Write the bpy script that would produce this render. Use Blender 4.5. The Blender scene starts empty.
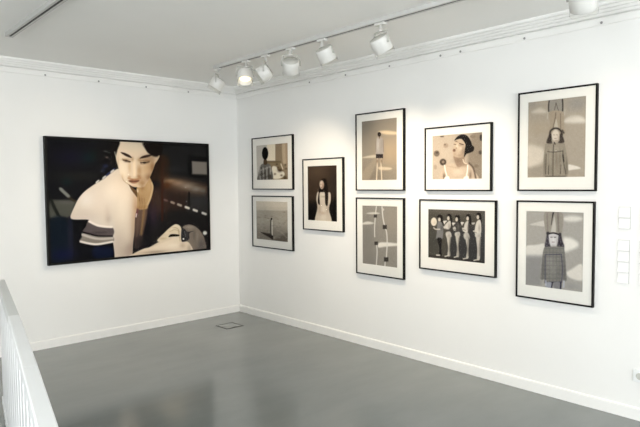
import bpy, bmesh, math
import numpy as np
from mathutils import Vector, Matrix, Euler
S = bpy.context.scene
C = S.collection
R = math.radians

# ------------------------------------------------------------------ materials
def mat(name, col, rough=0.6, spec=0.5, noise=0.0, nscale=6.0, bump=0.0, bscale=80.0, metal=0.0, trans=0.0):
    m = bpy.data.materials.new(name); m.use_nodes = True
    nt = m.node_tree; b = nt.nodes['Principled BSDF']
    b.inputs['Base Color'].default_value = (*col, 1)
    b.inputs['Roughness'].default_value = rough
    b.inputs['Specular IOR Level'].default_value = spec
    b.inputs['Metallic'].default_value = metal
    b.inputs['Transmission Weight'].default_value = trans
    tc = nt.nodes.new('ShaderNodeTexCoord')
    if noise:
        n = nt.nodes.new('ShaderNodeTexNoise'); n.inputs['Scale'].default_value = nscale
        n.inputs['Detail'].default_value = 5
        nt.links.new(tc.outputs['Object'], n.inputs['Vector'])
        r = nt.nodes.new('ShaderNodeValToRGB')
        r.color_ramp.elements[0].position = .3; r.color_ramp.elements[1].position = .7
        r.color_ramp.elements[0].color = (*[c*(1-noise) for c in col], 1)
        r.color_ramp.elements[1].color = (*[min(1, c*(1+noise)) for c in col], 1)
        nt.links.new(n.outputs['Fac'], r.inputs['Fac']); nt.links.new(r.outputs['Color'], b.inputs['Base Color'])
    if bump:
        n2 = nt.nodes.new('ShaderNodeTexNoise'); n2.inputs['Scale'].default_value = bscale
        nt.links.new(tc.outputs['Object'], n2.inputs['Vector'])
        bp = nt.nodes.new('ShaderNodeBump'); bp.inputs['Strength'].default_value = bump; bp.inputs['Distance'].default_value = .002
        nt.links.new(n2.outputs['Fac'], bp.inputs['Height']); nt.links.new(bp.outputs['Normal'], b.inputs['Normal'])
    return m

M_WALL = mat('white_wall_paint', (.815, .812, .79), .7, .3, .012, 1.5, .05, 120)
M_CEIL = mat('ceiling_paint', (.915, .91, .885), .8, .2, .015, 1.2)
M_TRIM = mat('white_trim_paint', (.84, .835, .81), .45, .4, .01, 3)
M_BLACK = mat('black_lacquered_wood', (.005, .0045, .004), .55, .14, .2, 30)
M_MATB = mat('cream_mat_board', (.80, .78, .725), .9, .15, .01, 40)
M_BOARD = mat('grey_backing_board', (.35, .33, .30), .9, .1, .05, 20)
M_RAIL = mat('white_railing_paint', (.90, .91, .91), .35, .5, .01, 4)
M_RAILG = mat('shade_toned_railing_paint', (.74, .75, .73), .5, .4, .02, 4)  # weaker light on the far handrail put into a greyer colour
M_LAMP = mat('white_lamp_enamel', (.70, .695, .665), .35, .5, .01, 20)
M_LAMPC = mat('warm_grey_lamp_cap', (.50, .495, .455), .5, .4, .03, 30)
M_TRACK = mat('grey_white_track_paint', (.58, .575, .555), .5, .4, .01, 20)
M_SLOT = mat('dark_track_slot', (.05, .048, .045), .6, .3, .1, 30)
M_DARK = mat('dark_screw_steel', (.26, .255, .25), .5, .5, .1, 60)
M_SEAM = mat('dark_floor_seam', (.07, .07, .065), .6, .3, .1, 30)
M_CARD = mat('white_label_card', (.84, .84, .82), .7, .2, .01, 40)
M_CARDG = mat('pale_grey_card_edge', (.40, .40, .39), .8, .2, .02, 40)
M_PLATE = mat('white_plastic', (.80, .82, .81), .4, .5, .01, 40)

FLOOR_A = (.196, .213, .205); FLOOR_B = (.234, .249, .239); FLOOR_R = (.10, .18)
def floor_material():
    m = mat('grey_floor_coating', (.235, .237, .222), .24, .5)
    nt = m.node_tree; b = nt.nodes['Principled BSDF']; tc = nt.nodes['Texture Coordinate']
    n = nt.nodes.new('ShaderNodeTexNoise'); n.inputs['Scale'].default_value = 1.1; n.inputs['Detail'].default_value = 7; n.inputs['Roughness'].default_value = .6
    mp = nt.nodes.new('ShaderNodeMapping'); mp.inputs['Rotation'].default_value = (0, 0, R(40)); mp.inputs['Scale'].default_value = (1, 2.6, 1)
    nt.links.new(tc.outputs['Object'], mp.inputs['Vector']); nt.links.new(mp.outputs['Vector'], n.inputs['Vector'])
    r = nt.nodes.new('ShaderNodeValToRGB'); r.color_ramp.elements[0].position = .3; r.color_ramp.elements[1].position = .7
    r.color_ramp.elements[0].color = (*FLOOR_A, 1); r.color_ramp.elements[1].color = (*FLOOR_B, 1)
    nt.links.new(n.outputs['Fac'], r.inputs['Fac']); nt.links.new(r.outputs['Color'], b.inputs['Base Color'])
    r2 = nt.nodes.new('ShaderNodeMapRange'); r2.inputs['To Min'].default_value = FLOOR_R[0]; r2.inputs['To Max'].default_value = FLOOR_R[1]
    nt.links.new(n.outputs['Fac'], r2.inputs['Value']); nt.links.new(r2.outputs['Result'], b.inputs['Roughness'])
    n3 = nt.nodes.new('ShaderNodeTexNoise'); n3.inputs['Scale'].default_value = 9
    nt.links.new(tc.outputs['Object'], n3.inputs['Vector'])
    bp = nt.nodes.new('ShaderNodeBump'); bp.inputs['Strength'].default_value = .05; bp.inputs['Distance'].default_value = .01
    nt.links.new(n3.outputs['Fac'], bp.inputs['Height']); nt.links.new(bp.outputs['Normal'], b.inputs['Normal'])
    return m
M_FLOOR = floor_material()

def pane_material(name, ior, tint=(1, 1, 1), rough=0.02):
    m = bpy.data.materials.new(name); m.use_nodes = True; nt = m.node_tree
    for n in list(nt.nodes): nt.nodes.remove(n)
    out = nt.nodes.new('ShaderNodeOutputMaterial'); mix = nt.nodes.new('ShaderNodeMixShader')
    fr = nt.nodes.new('ShaderNodeFresnel'); fr.inputs['IOR'].default_value = ior
    tr = nt.nodes.new('ShaderNodeBsdfTransparent'); tr.inputs['Color'].default_value = (*tint, 1)
    gl = nt.nodes.new('ShaderNodeBsdfGlossy'); gl.inputs['Roughness'].default_value = rough
    nt.links.new(fr.outputs[0], mix.inputs[0]); nt.links.new(tr.outputs[0], mix.inputs[1])
    nt.links.new(gl.outputs[0], mix.inputs[2]); nt.links.new(mix.outputs[0], out.inputs['Surface'])
    return m
M_GLASS = pane_material('anti_reflective_glass', 1.10)
M_LGLASS = pane_material('lamp_glass', 1.12, (.96, .96, .94), .3)
M_WGLASS = pane_material('window_glass', 1.2)

def emission(name, col, s):
    m = bpy.data.materials.new(name); m.use_nodes = True; nt = m.node_tree
    b = nt.nodes['Principled BSDF']
    b.inputs['Base Color'].default_value = (*col, 1)
    b.inputs['Emission Color'].default_value = (*col, 1); b.inputs['Emission Strength'].default_value = s
    return m
M_BULB = emission('warm_lamp_light', (1, .84, .56), 1.35)

def print_material():
    m = bpy.data.materials.new('photographic_print'); m.use_nodes = True; nt = m.node_tree
    b = nt.nodes['Principled BSDF']
    a = nt.nodes.new('ShaderNodeAttribute'); a.attribute_name = 'ink'
    nt.links.new(a.outputs['Color'], b.inputs['Base Color'])
    b.inputs['Roughness'].default_value = .7; b.inputs['Specular IOR Level'].default_value = .1
    return m
M_PRINT = print_material()

# ------------------------------------------------------------------ helpers
def obj(name, bm, m, parent=None, smooth=False):
    me = bpy.data.meshes.new(name); bm.normal_update(); bm.to_mesh(me); bm.free()
    if m: me.materials.append(m)
    if smooth:
        for p in me.polygons: p.use_smooth = True
    o = bpy.data.objects.new(name, me); C.objects.link(o)
    if parent: o.parent = parent
    return o
def thing(name, label, cat, loc=(0, 0, 0), rz=0, group=None):
    o = bpy.data.objects.new(name, None); C.objects.link(o); o.location = loc; o.rotation_euler = (0, 0, rz)
    o.empty_display_size = .1
    return tag(o, label, cat, group)
def tag(o, label, cat, group=None):
    o['label'] = label; o['category'] = cat
    if group: o['group'] = group
    return o
def struct(name, bm, m):
    o = obj(name, bm, m); o['kind'] = 'structure'; return o
def box(bm, x0, x1, y0, y1, z0, z1, bev=0):
    r = bmesh.ops.create_cube(bm, size=1)
    for v in r['verts']:
        v.co = Vector((x0+(v.co.x+.5)*(x1-x0), y0+(v.co.y+.5)*(y1-y0), z0+(v.co.z+.5)*(z1-z0)))
    if bev:
        es = list({e for v in r['verts'] for e in v.link_edges})
        bmesh.ops.bevel(bm, geom=es, offset=bev, segments=2, affect='EDGES', profile=.5)
def lathe(bm, prof, seg=32, mtx=None, close=False):
    """prof: list of (r, h) turned about z"""
    rings = []
    for r, h in prof:
        if r < 1e-6: rings.append([bm.verts.new((0, 0, h))])
        else: rings.append([bm.verts.new((r*math.cos(2*math.pi*i/seg), r*math.sin(2*math.pi*i/seg), h)) for i in range(seg)])
    pairs = list(zip(rings, rings[1:])) + ([(rings[-1], rings[0])] if close else [])
    for a, b in pairs:
        for i in range(seg):
            j = (i+1) % seg
            if len(a) == 1 and len(b) == 1: continue
            if len(a) == 1: bm.faces.new((a[0], b[j], b[i]))
            elif len(b) == 1: bm.faces.new((a[i], a[j], b[0]))
            else: bm.faces.new((a[i], a[j], b[j], b[i]))
    vs = [v for r in rings for v in r]
    if mtx:
        for v in vs: v.co = mtx @ v.co
    bmesh.ops.recalc_face_normals(bm, faces=bm.faces)
def tube(bm, pts, r, seg=10):
    pts = [Vector(p) for p in pts]; rings = []
    for i, p in enumerate(pts):
        d = (pts[min(i+1, len(pts)-1)]-pts[max(i-1, 0)]).normalized()
        q = d.to_track_quat('Z', 'Y')
        rings.append([bm.verts.new(p+q @ Vector((r*math.cos(2*math.pi*k/seg), r*math.sin(2*math.pi*k/seg), 0))) for k in range(seg)])
    for a, b in zip(rings, rings[1:]):
        for k in range(seg): bm.faces.new((a[k], a[(k+1) % seg], b[(k+1) % seg], b[k]))
    bm.faces.new(rings[0][::-1]); bm.faces.new(rings[-1])

# ------------------------------------------------------------------ the photographs' pictures, drawn as ink on paper
# every picture: (rect on its wall s0, s1, z0, z1), paper colour, list of brush marks in tenths of a millimetre
ART={'P0':((-2.259,-0.464,0.842,2.066),(4,4,9),[('b',(12,10,34),70,2129,1725,1652,883),
('b',(6,32,36),70,3977,1776,703,602),
('b',(8,30,20),50,4588,1458,406,504),
('b',(30,30,26),70,2839,3686,3019,496),
('p',(29,28,28),100,656,0,[(11931,49),(18562,-230),(18465,4352),(11350,4323)]),
('p',(46,30,18),100,329,1,[(11895,1472),(12913,1666),(12923,3774),(11713,3995)]),
('b',(44,44,44),60,13682,2877,1509,447),
('p',(8,8,8),100,182,1,[(15417,1378),(15933,1364),(15884,3539),(15500,3369)]),
('p',(10,10,10),100,183,1,[(15739,1369),(18254,1419),(18246,1829),(15729,1826)]),
('p',(128,120,110),100,138,0,[(15922,1878),(17945,1952),(17940,3413),(15953,3366)]),
('l',(12,12,11),100,126,92,[(15947,3630),(17933,3741)]),
('b',(70,10,6),50,11680,604,297,328),
('p',(48,34,29),100,544,1,[(10868,4823),(15386,5551),(15462,7846),(10782,8204)]),
('p',(44,42,41),100,458,1,[(15515,5554),(18160,5833),(18097,8779),(15444,8650)]),
('p',(24,22,22),100,558,1,[(12707,7623),(15468,7616),(18375,8556),(18300,12113),(11168,11526),(10773,8531)]),
('p',(104,80,60),90,662,1,[(12131,4007),(13043,3841),(14657,3975),(16191,4355),(17803,4771),(17785,5591),(16555,5687),(14622,5448),(13258,5091),(12296,4615)]),
('b',(168,134,100),80,13157,4175,742,245),
('b',(160,130,104),85,14143,4425,884,338),
('b',(158,142,124),85,15275,4773,907,388),
('b',(138,132,122),75,16436,5130,795,346),
('b',(104,104,98),60,17360,5351,403,303),
('b',(84,46,20),70,12657,4673,611,444),
('b',(120,104,88),50,15927,4526,786,161),
('l',(70,42,24),50,109,153,[(10968,5478),(10940,8430)]),
('l',(70,42,24),40,88,153,[(11498,5487),(11471,8456)]),
('l',(70,42,24),35,77,155,[(12576,5505),(12551,8509)]),
('l',(30,27,26),30,56,156,[(13186,5515),(13163,8539)]),
('l',(30,27,26),30,102,159,[(14242,5532),(14220,8590)]),
('l',(30,27,26),25,68,159,[(14874,5543),(14854,8621)]),
('b',(70,56,44),50,11654,6370,598,990),
('b',(60,64,66),35,16534,6613,932,463),
('l',(22,18,17),100,115,92,[(15489,5553),(15450,7271)]),
('l',(58,24,10),80,121,110,[(12179,2081),(12017,8594)]),
('l',(100,75,68),100,133,100,[(12361,6297),(12630,6397)]),
('l',(155,135,118),100,135,101,[(13198,6583),(13491,6693)]),
('l',(172,158,140),100,135,101,[(14030,6868),(14389,7001)]),
('l',(220,212,196),100,137,103,[(14989,7198),(15396,7350)]),
('l',(212,206,194),100,139,104,[(16041,7557),(16457,7712)]),
('l',(205,202,192),100,140,105,[(17222,7976),(17649,8134)]),
('p',(222,222,212),100,118,1,[(17763,10397),(17680,10559),(17487,10615),(17299,10533),(17224,10362),(17306,10201),(17498,10144),(17687,10225)]),
('b',(46,34,50),70,10903,8052,708,1423),
('p',(74,74,66),100,211,1,[(111,6120),(869,5994),(2474,6153),(2457,6728),(2090,7725),(1281,7786),(59,7758)]),
('b',(95,92,85),60,1704,6310,765,245),
('l',(22,24,20),100,154,96,[(241,6027),(564,6859),(999,7802)]),
('l',(126,127,118),100,166,117,[(1181,4948),(1545,5325),(1913,5685)]),
('l',(48,40,28),100,99,99,[(2004,5825),(2760,6340)]),
('b',(10,34,36),70,1767,4250,476,392),
('p',(2,15,28),100,289,1,[(49,8069),(1790,8157),(1822,11825),(41,11850)]),
('p',(19,21,36),100,138,1,[(1762,8156),(2220,8179),(2158,11857),(1727,11816)]),
('b',(14,16,58),70,1168,11467,1337,590),
('p',(4,14,40),100,255,1,[(4312,10988),(6172,11194),(6143,12237),(4280,12059)]),
('p',(6,5,7),100,202,1,[(4912,341),(7212,140),(7084,2844),(6174,3165),(5221,3785),(4944,2770)]),
('b',(96,100,96),85,5794,1070,229,81),
('b',(60,66,62),85,6145,1212,167,82),
('b',(110,96,88),85,5901,1690,209,103),
('b',(50,44,50),85,6168,1879,147,82),
('b',(40,50,44),85,5595,1535,124,82),
('b',(34,40,72),85,5730,2605,355,226),
('b',(28,34,60),85,5448,3069,269,246),
('b',(40,30,30),85,6303,2287,169,186),
('b',(50,48,44),85,5378,1898,145,102),
('l',(44,34,30),60,26,41,[(6307,282),(6360,999),(6410,2234)]),
('l',(44,34,30),60,26,41,[(6400,350),(6452,1120),(6483,2263)]),
('l',(44,34,30),60,26,42,[(6492,418),(6543,1241),(6556,2293)]),
('l',(44,34,30),60,25,41,[(6585,487),(6635,1362),(6629,2323)]),
('l',(44,34,30),60,26,41,[(6679,555),(6727,1483),(6703,2352)]),
('l',(44,34,30),60,26,41,[(6772,624),(6819,1604),(6776,2382)]),
('l',(44,34,30),60,25,41,[(6866,693),(6912,1726),(6850,2412)]),
('l',(44,34,30),60,25,41,[(6960,762),(7004,1848),(6924,2442)]),
('l',(44,34,30),60,26,41,[(7054,831),(7097,1971),(6998,2471)]),
('l',(225,215,205),100,46,41,[(6591,291),(6669,525)]),
('l',(150,150,140),100,42,52,[(6741,986),(6753,1296)]),
('p',(22,14,10),100,128,1,[(9864,-28),(12076,-70),(12105,1188),(11905,3003),(11264,3992),(10560,4100),(11311,2137)]),
('p',(52,34,22),60,272,1,[(11325,1593),(12278,1458),(12213,4069),(10794,4068),(11113,3011)]),
('p',(92,72,62),100,171,1,[(8952,6722),(10266,6545),(10155,8169),(9717,9990),(9341,11262),(8665,11208),(8700,7781)]),
('b',(34,28,30),85,9350,10938,1033,1297),
('b',(120,92,70),50,9773,7827,344,648),
('p',(180,148,106),100,75,1,[(9113,4908),(9871,4055),(10457,3623),(10904,4328),(11017,4928),(10767,6014),(10399,6766),(10133,7246),(9053,7153),(8981,6081)]),
('l',(208,182,142),80,87,87,[(10844,4382),(10946,4982),(10651,6012),(10318,6764)]),
('l',(150,118,74),80,97,173,[(9933,6968),(9768,8043),(9602,9116),(9466,9973)]),
('l',(110,88,76),50,86,150,[(9205,7803),(9104,9088),(8985,10156)]),
('b',(140,105,70),50,9585,6310,457,646),
('l',(120,60,70),60,86,64,[(9164,7211),(9038,7742)]),
('l',(225,205,205),90,64,43,[(8993,7740),(8928,8059)]),
('p',(216,202,184),100,47,1,[(5118,4161),(4289,4662),(3481,5256),(2872,5944),(2454,6730),(2098,7512),(2059,7852),(2415,8021),(3791,8108),(3953,8466),(4968,9042),(6005,8998),(6148,9640),(6332,10767),(6441,11894),(6551,13400),(8211,13579),(8409,12073),(8510,10839),(8675,9773),(8786,8180),(8994,7209),(9081,6081),(8824,5436),(8172,4544),(7586,4050),(7269,3212),(7006,2876),(6161,3451),(5524,3892)]),
('m',52,1,[(5118,4161),(4289,4662),(3481,5256),(2872,5944),(2454,6730),(2098,7512),(2059,7852),(2415,8021),(3791,8108),(3953,8466),(4968,9042),(6005,8998),(6148,9640),(6332,10767),(6441,11894),(6551,13400),(8211,13579),(8409,12073),(8510,10839),(8675,9773),(8786,8180),(8994,7209),(9081,6081),(8824,5436),(8172,4544),(7586,4050),(7269,3212),(7006,2876),(6161,3451),(5524,3892)]),
('b',(238,228,216),70,4844,6126,1692,1450),
('b',(236,214,190),60,7010,4695,1102,1272),
('b',(240,222,200),60,7750,5771,895,1285),
('b',(205,176,146),80,8846,6770,457,1954),
('b',(170,144,122),85,8759,10029,573,2616),
('b',(150,130,116),80,8263,11624,910,977),
('b',(188,172,158),60,6840,10860,992,1922),
('b',(208,196,186),60,3765,7943,1863,615),
('b',(172,152,138),60,5901,8149,342,526),
('b',(200,180,164),40,5805,7409,319,839),
('b',(212,206,196),60,6208,10174,324,2118),
('b',(206,190,176),60,3374,7516,1015,714),
('b',(236,226,216),60,3617,6095,711,816),
('b',(214,192,172),35,5052,6131,1054,1662),
('b',(242,228,210),60,6344,5321,976,1053),
('b',(196,166,136),70,8911,8621,400,1525),
('b',(188,150,118),70,9008,7101,298,1523),
('b',(176,158,144),50,7920,11812,1133,649),
('b',(214,204,196),60,4148,8787,1456,412),
('b',(240,226,206),50,7378,7258,776,1709),
('b',(214,190,165),60,7697,3634,556,640),
('x',),
('p',(88,78,78),100,72,1,[(3806,8290),(3543,8781),(3241,9411),(4736,9874),(6258,9979),(6284,9049),(4766,8814)]),
('b',(60,52,54),60,4745,9527,1109,164),
('p',(132,124,114),100,72,1,[(3204,9480),(3087,9867),(2897,10356),(4530,10664),(6240,10611),(6257,10016),(4734,9910)]),
('l',(12,9,12),100,72,54,[(3242,9375),(3929,9600),(4737,9837),(6258,9979)]),
('l',(200,190,180),85,117,90,[(3182,9622),(4187,10018),(5093,10193),(6251,10202)]),
('l',(232,222,212),100,107,71,[(2968,10308),(3811,10571),(4711,10715),(6241,10574)]),
('l',(236,224,212),100,117,72,[(3878,8294),(4677,8736),(5500,8930),(6209,9008)]),
('p',(224,204,178),100,52,1,[(7269,13),(8631,-27),(10035,-35),(10299,812),(10980,1330),(11803,1361),(11613,1858),(11307,2268),(10996,3012),(10627,3775),(10300,4316),(9851,4852),(9340,4847),(8724,4788),(8178,4518),(7643,4095),(7314,3468),(7087,2740),(6893,2017),(6851,1604),(6935,876)]),
('m',63,1,[(7269,13),(8631,-27),(10035,-35),(10299,812),(10980,1330),(11803,1361),(11613,1858),(11307,2268),(10996,3012),(10627,3775),(10300,4316),(9851,4852),(9340,4847),(8724,4788),(8178,4518),(7643,4095),(7314,3468),(7087,2740),(6893,2017),(6851,1604),(6935,876)]),
('b',(212,198,176),60,8730,391,1467,528),
('b',(240,224,200),70,7571,2734,655,1151),
('b',(186,152,112),85,10596,2692,937,1191),
('b',(176,142,104),70,9642,4098,803,644),
('b',(170,130,88),70,9444,3028,295,642),
('b',(196,160,120),50,8336,2723,199,634),
('b',(150,122,92),60,10624,1610,818,325),
('b',(196,172,142),70,8031,1834,550,210),
('l',(240,218,188),85,159,148,[(8855,1974),(8891,2715),(8892,3512)]),
('l',(168,122,84),90,63,74,[(8141,3864),(8635,3969),(9081,3969),(9593,3830)]),
('b',(150,110,74),70,9370,3670,227,193),
('l',(120,95,72),80,42,52,[(7574,1835),(8007,1908),(8486,2087)]),
('l',(58,40,30),100,58,63,[(7658,1958),(8004,2013),(8397,2110)]),
('p',(34,24,20),100,52,1,[(8147,2000),(8097,2068),(7980,2098),(7865,2073),(7819,2007),(7869,1939),(7985,1909),(8101,1934)]),
('l',(226,206,178),50,26,41,[(7610,2106),(7869,2163)]),
('l',(56,38,28),100,59,64,[(9602,2171),(10035,2141),(10613,2064)]),
('p',(34,24,20),100,54,1,[(10253,2158),(10194,2228),(10055,2259),(9918,2233),(9863,2166),(9922,2096),(10060,2065),(10197,2091)]),
('l',(120,92,66),80,37,53,[(9584,2011),(10041,1926),(10673,1955)]),
('b',(214,184,150),50,10027,2463,460,129),
('b',(204,190,168),60,9519,147,683,277),
('b',(150,116,80),55,8692,1819,178,275),
('b',(160,124,86),60,9497,1874,249,235),
('b',(148,112,78),60,10271,1899,695,173),
('b',(150,120,88),50,7942,1910,505,105),
('b',(232,210,180),60,7982,1636,329,74),
('b',(142,104,68),75,11004,2686,305,761),
('b',(126,90,58),75,10569,3775,466,433),
('b',(206,172,134),60,10127,3021,415,431),
('b',(240,222,196),60,7666,3256,327,420),
('b',(200,166,128),60,7486,3885,173,419),
('b',(168,128,92),60,8309,3726,177,127),
('b',(176,136,98),60,8855,4044,675,106),
('b',(222,192,158),60,8847,4363,336,128),
('b',(150,114,78),60,9748,4421,458,279),
('b',(200,176,146),60,7104,2116,107,728),
('l',(70,50,38),50,42,85,[(9633,2299),(10031,2291),(10494,2175)]),
('l',(120,92,68),60,32,63,[(7762,2123),(8044,2160),(8350,2196)]),
('x',),
('p',(44,28,21),100,73,1,[(7399,1151),(7723,1141),(8264,1334),(8620,1620),(8453,1677),(7909,1491)]),
('p',(44,28,20),100,74,1,[(9512,1714),(9825,1470),(10401,1304),(10922,1299),(10627,1502),(9933,1682)]),
('p',(20,13,9),100,150,1,[(9979,-87),(12078,-125),(12023,1136),(11778,1417),(11327,1484),(10806,1303),(10321,844)]),
('l',(205,182,148),100,55,55,[(11802,1383),(11556,1750),(11264,2116)]),
('p',(14,10,8),100,103,1,[(6365,74),(7322,32),(7063,872),(6847,1759),(7054,2741),(6610,2643),(6377,1513)]),
('l',(206,200,186),70,41,41,[(6759,1089),(6851,1604)]),
('p',(140,94,70),100,85,1,[(8167,4116),(8634,4011),(8799,4064),(9417,4044),(9230,4289),(8845,4437),(8425,4350)]),
('b',(178,132,104),60,8847,4351,269,64),
('l',(70,42,32),100,32,53,[(8297,4190),(8795,4224),(9323,4172)]),
('b',(214,178,142),70,8838,4713,336,149),
('l',(196,166,132),60,42,84,[(7558,4031),(7876,4347),(8199,4560)]),
('b',(140,104,68),60,9735,4914,251,323),
('b',(200,168,126),50,10542,4814,233,652),
('b',(150,112,72),60,9451,7060,456,215),
('l',(130,98,62),45,37,86,[(9363,6090),(9414,6736),(9289,7215)]),
('l',(130,98,62),45,37,86,[(9647,6097),(9699,6745),(9572,7225)]),
('l',(130,98,62),45,38,86,[(9955,6104),(10007,6754),(9880,7237)]),
('p',(96,70,44),100,64,1,[(8243,4560),(8719,4967),(9092,5282),(9130,5935),(8869,5651),(8471,5113)]),
('l',(240,225,200),100,43,32,[(9208,5123),(9202,5358)]),
('l',(110,84,50),70,32,43,[(9287,5552),(9380,6327)]),
('l',(50,56,92),100,83,62,[(5450,3892),(6024,3389)]),
('l',(50,56,92),100,84,63,[(6111,3326),(6692,2880)]),
('l',(214,208,198),100,77,52,[(4720,4315),(4974,4109)]),
('l',(214,208,198),100,78,52,[(6306,3241),(6569,3028)]),
('l',(214,208,198),100,78,52,[(5430,3881),(5688,3673)]),
('p',(126,114,102),100,91,1,[(14526,9581),(15172,9251),(15817,9356),(16595,9819),(17115,10437),(17435,11165),(17500,12527),(15098,12490),(14881,10748)]),
('b',(84,79,76),70,16950,11833,672,938),
('b',(150,138,122),60,15680,9649,654,230),
('p',(226,209,186),100,75,1,[(8395,12108),(9651,11625),(10465,11475),(11659,10963),(12879,10606),(14000,10481),(14299,11163),(15317,11355),(15766,12782),(12830,12626),(8389,12323)]),
('b',(232,214,190),60,12621,11148,1110,447),
('b',(190,165,140),50,10449,12077,1902,262),
('b',(160,142,124),60,15366,12052,285,461),
('p',(221,205,176),100,66,1,[(11365,10775),(12161,10087),(12906,9485),(13632,9121),(14153,9309),(14407,9802),(14440,11082),(14109,11171),(13999,10526),(13250,10564),(11778,10994)]),
('l',(170,150,120),70,34,45,[(12895,9933),(13517,9747),(14138,9956)]),
('l',(150,128,100),60,40,68,[(13213,9503),(13672,9530),(14016,9800),(14126,10467)]),
('l',(236,222,198),70,57,90,[(13086,9664),(13590,9300),(14087,9441)]),
('b',(180,158,130),60,12027,10657,483,177),
('l',(176,150,120),70,34,57,[(13951,9887),(14076,10463),(14187,11097)]),
('b',(200,184,160),50,12277,10284,365,156),
('l',(204,184,158),50,77,132,[(10699,11439),(11775,11083),(12999,10749)]),
('b',(238,224,202),70,13226,11533,873,293),
('b',(176,152,128),50,14478,11634,382,342),
('b',(150,134,118),60,11154,12084,1319,155),
('b',(96,88,80),60,16053,10483,263,695),
('b',(144,132,120),50,16440,10858,212,816),
('b',(160,148,134),60,15360,9515,518,138),
('p',(12,8,7),100,56,1,[(12734,10528),(13073,10226),(14028,10346),(13999,10526),(13251,10519)]),
('p',(44,42,43),100,79,1,[(14422,9689),(14840,9771),(15128,10076),(15932,10069),(15407,10266),(15366,10921),(14872,11149),(14340,11029)]),
('l',(120,118,116),80,35,46,[(14795,10054),(14884,10633)]),
('p',(245,240,232),100,57,1,[(14725,10886),(14693,10948),(14621,10970),(14549,10938),(14521,10871),(14553,10808),(14625,10787),(14696,10819)]),
('b',(70,68,66),70,15083,10360,128,459),
('n',3,1)]),'A':((0.4204,1.0021,1.655,2.061),(196,190,178),[('p',(238,224,196),100,91,0,[(2016,-116),(3653,-23),(3614,1952),(1974,1864)]),
('p',(152,130,100),100,89,0,[(3607,-100),(5877,32),(5804,4198),(3522,4175)]),
('p',(196,172,138),100,118,1,[(4838,-29),(5418,5),(5496,2135),(4916,2116)]),
('p',(176,150,118),100,117,1,[(5418,5),(5877,32),(5832,2586),(5490,2429)]),
('p',(144,122,86),100,123,0,[(1774,1857),(4567,1956),(4782,3001),(5804,4198),(1724,4157)]),
('l',(108,92,62),100,61,61,[(1772,1964),(4494,2057)]),
('p',(238,228,204),100,91,1,[(2946,2624),(3722,2586),(4049,3013),(5013,3184),(5168,3601),(4292,3959),(3018,3867)]),
('b',(58,42,28),90,4381,3021,424,208),
('b',(70,54,38),90,5303,3868,323,207),
('l',(236,218,188),100,75,75,[(4583,2327),(4902,2855)]),
('p',(112,108,100),100,94,1,[(257,3518),(534,2745),(1007,2216),(2266,2179),(2799,2651),(2963,4170),(191,4142)]),
('l',(176,172,164),85,70,62,[(539,2512),(660,3991)]),
('l',(58,54,50),85,69,61,[(897,2600),(993,3995)]),
('l',(176,172,164),85,70,62,[(1251,2686),(1324,3999)]),
('l',(58,54,50),85,69,61,[(1608,2542),(1652,4003)]),
('l',(176,172,164),85,69,61,[(1957,2628),(1978,4007)]),
('l',(58,54,50),85,68,61,[(2304,2714),(2302,4010)]),
('l',(176,172,164),85,68,61,[(2653,2571),(2623,4014)]),
('b',(190,184,172),70,618,2437,180,124),
('b',(60,54,48),70,1542,3278,176,123),
('b',(190,184,172),70,2480,2581,173,122),
('b',(60,54,48),70,1135,3363,177,123),
('b',(190,184,172),70,2082,2662,173,122),
('b',(60,54,48),70,724,3448,179,125),
('b',(190,184,172),70,1679,2743,176,123),
('b',(60,54,48),70,2583,3572,172,122),
('b',(190,184,172),70,1274,2826,177,123),
('b',(60,54,48),70,2185,3657,174,123),
('b',(190,184,172),70,864,2908,179,124),
('b',(60,54,48),70,1783,3743,176,123),
('b',(190,184,172),70,2717,3043,171,121),
('b',(60,54,48),70,1378,3830,177,123),
('b',(84,66,46),75,4079,2685,214,120),
('b',(84,66,46),75,3465,3421,217,121),
('b',(84,66,46),75,4654,3592,211,119),
('b',(84,66,46),75,5483,2870,207,118),
('b',(84,66,46),75,3848,2305,214,119),
('b',(84,66,46),75,5375,2426,208,117),
('b',(60,50,42),80,2603,3786,295,304),
('p',(86,66,46),100,62,1,[(1425,1691),(1927,1710),(2016,2248),(1363,2227)]),
('p',(10,9,9),100,76,1,[(2266,1007),(2080,1516),(1651,1715),(1228,1483),(1061,953),(1251,440),(1683,247),(2102,483)]),
('n',4,3)]),'B':((0.4001,0.9877,0.9478,1.4004),(215,203,182),[('p',(176,166,148),100,131,0,[(-449,1047),(6424,948),(6357,4894),(-553,5407)]),
('p',(198,187,166),70,198,0,[(-440,701),(6430,613),(6425,887),(-447,981)]),
('p',(136,126,112),90,827,0,[(-502,3255),(6391,2902),(6357,4894),(-553,5407)]),
('p',(48,40,34),100,98,1,[(738,3680),(1902,3743),(3061,3834),(3126,4418),(2412,4193),(1582,3955)]),
('p',(92,82,70),80,224,1,[(2916,4671),(5858,3467),(6378,3667),(4914,4845)]),
('l',(60,52,44),100,71,79,[(2762,2213),(2678,3809)]),
('l',(236,228,210),100,88,64,[(3044,2153),(3035,3868)]),
('p',(30,24,20),100,48,1,[(3072,2025),(3026,2128),(2916,2174),(2809,2137),(2766,2038),(2813,1935),(2922,1889),(3030,1926)]),
('b',(196,186,168),45,-180,1269,245,65),
('b',(110,100,88),45,1706,1887,236,64),
('b',(196,186,168),45,3511,2891,227,64),
('b',(110,100,88),45,5298,1165,217,62),
('b',(196,186,168),45,962,3245,240,65),
('b',(110,100,88),45,2837,2289,230,64),
('b',(196,186,168),45,4628,1777,221,62),
('b',(110,100,88),45,267,1908,243,65),
('b',(196,186,168),45,2143,2222,233,64),
('b',(110,100,88),45,3937,2933,224,63),
('b',(196,186,168),45,5657,4019,216,62),
('b',(110,100,88),45,1425,2704,237,65),
('b',(196,186,168),45,3287,1480,227,63),
('b',(110,100,88),45,5006,3811,220,63),
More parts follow.
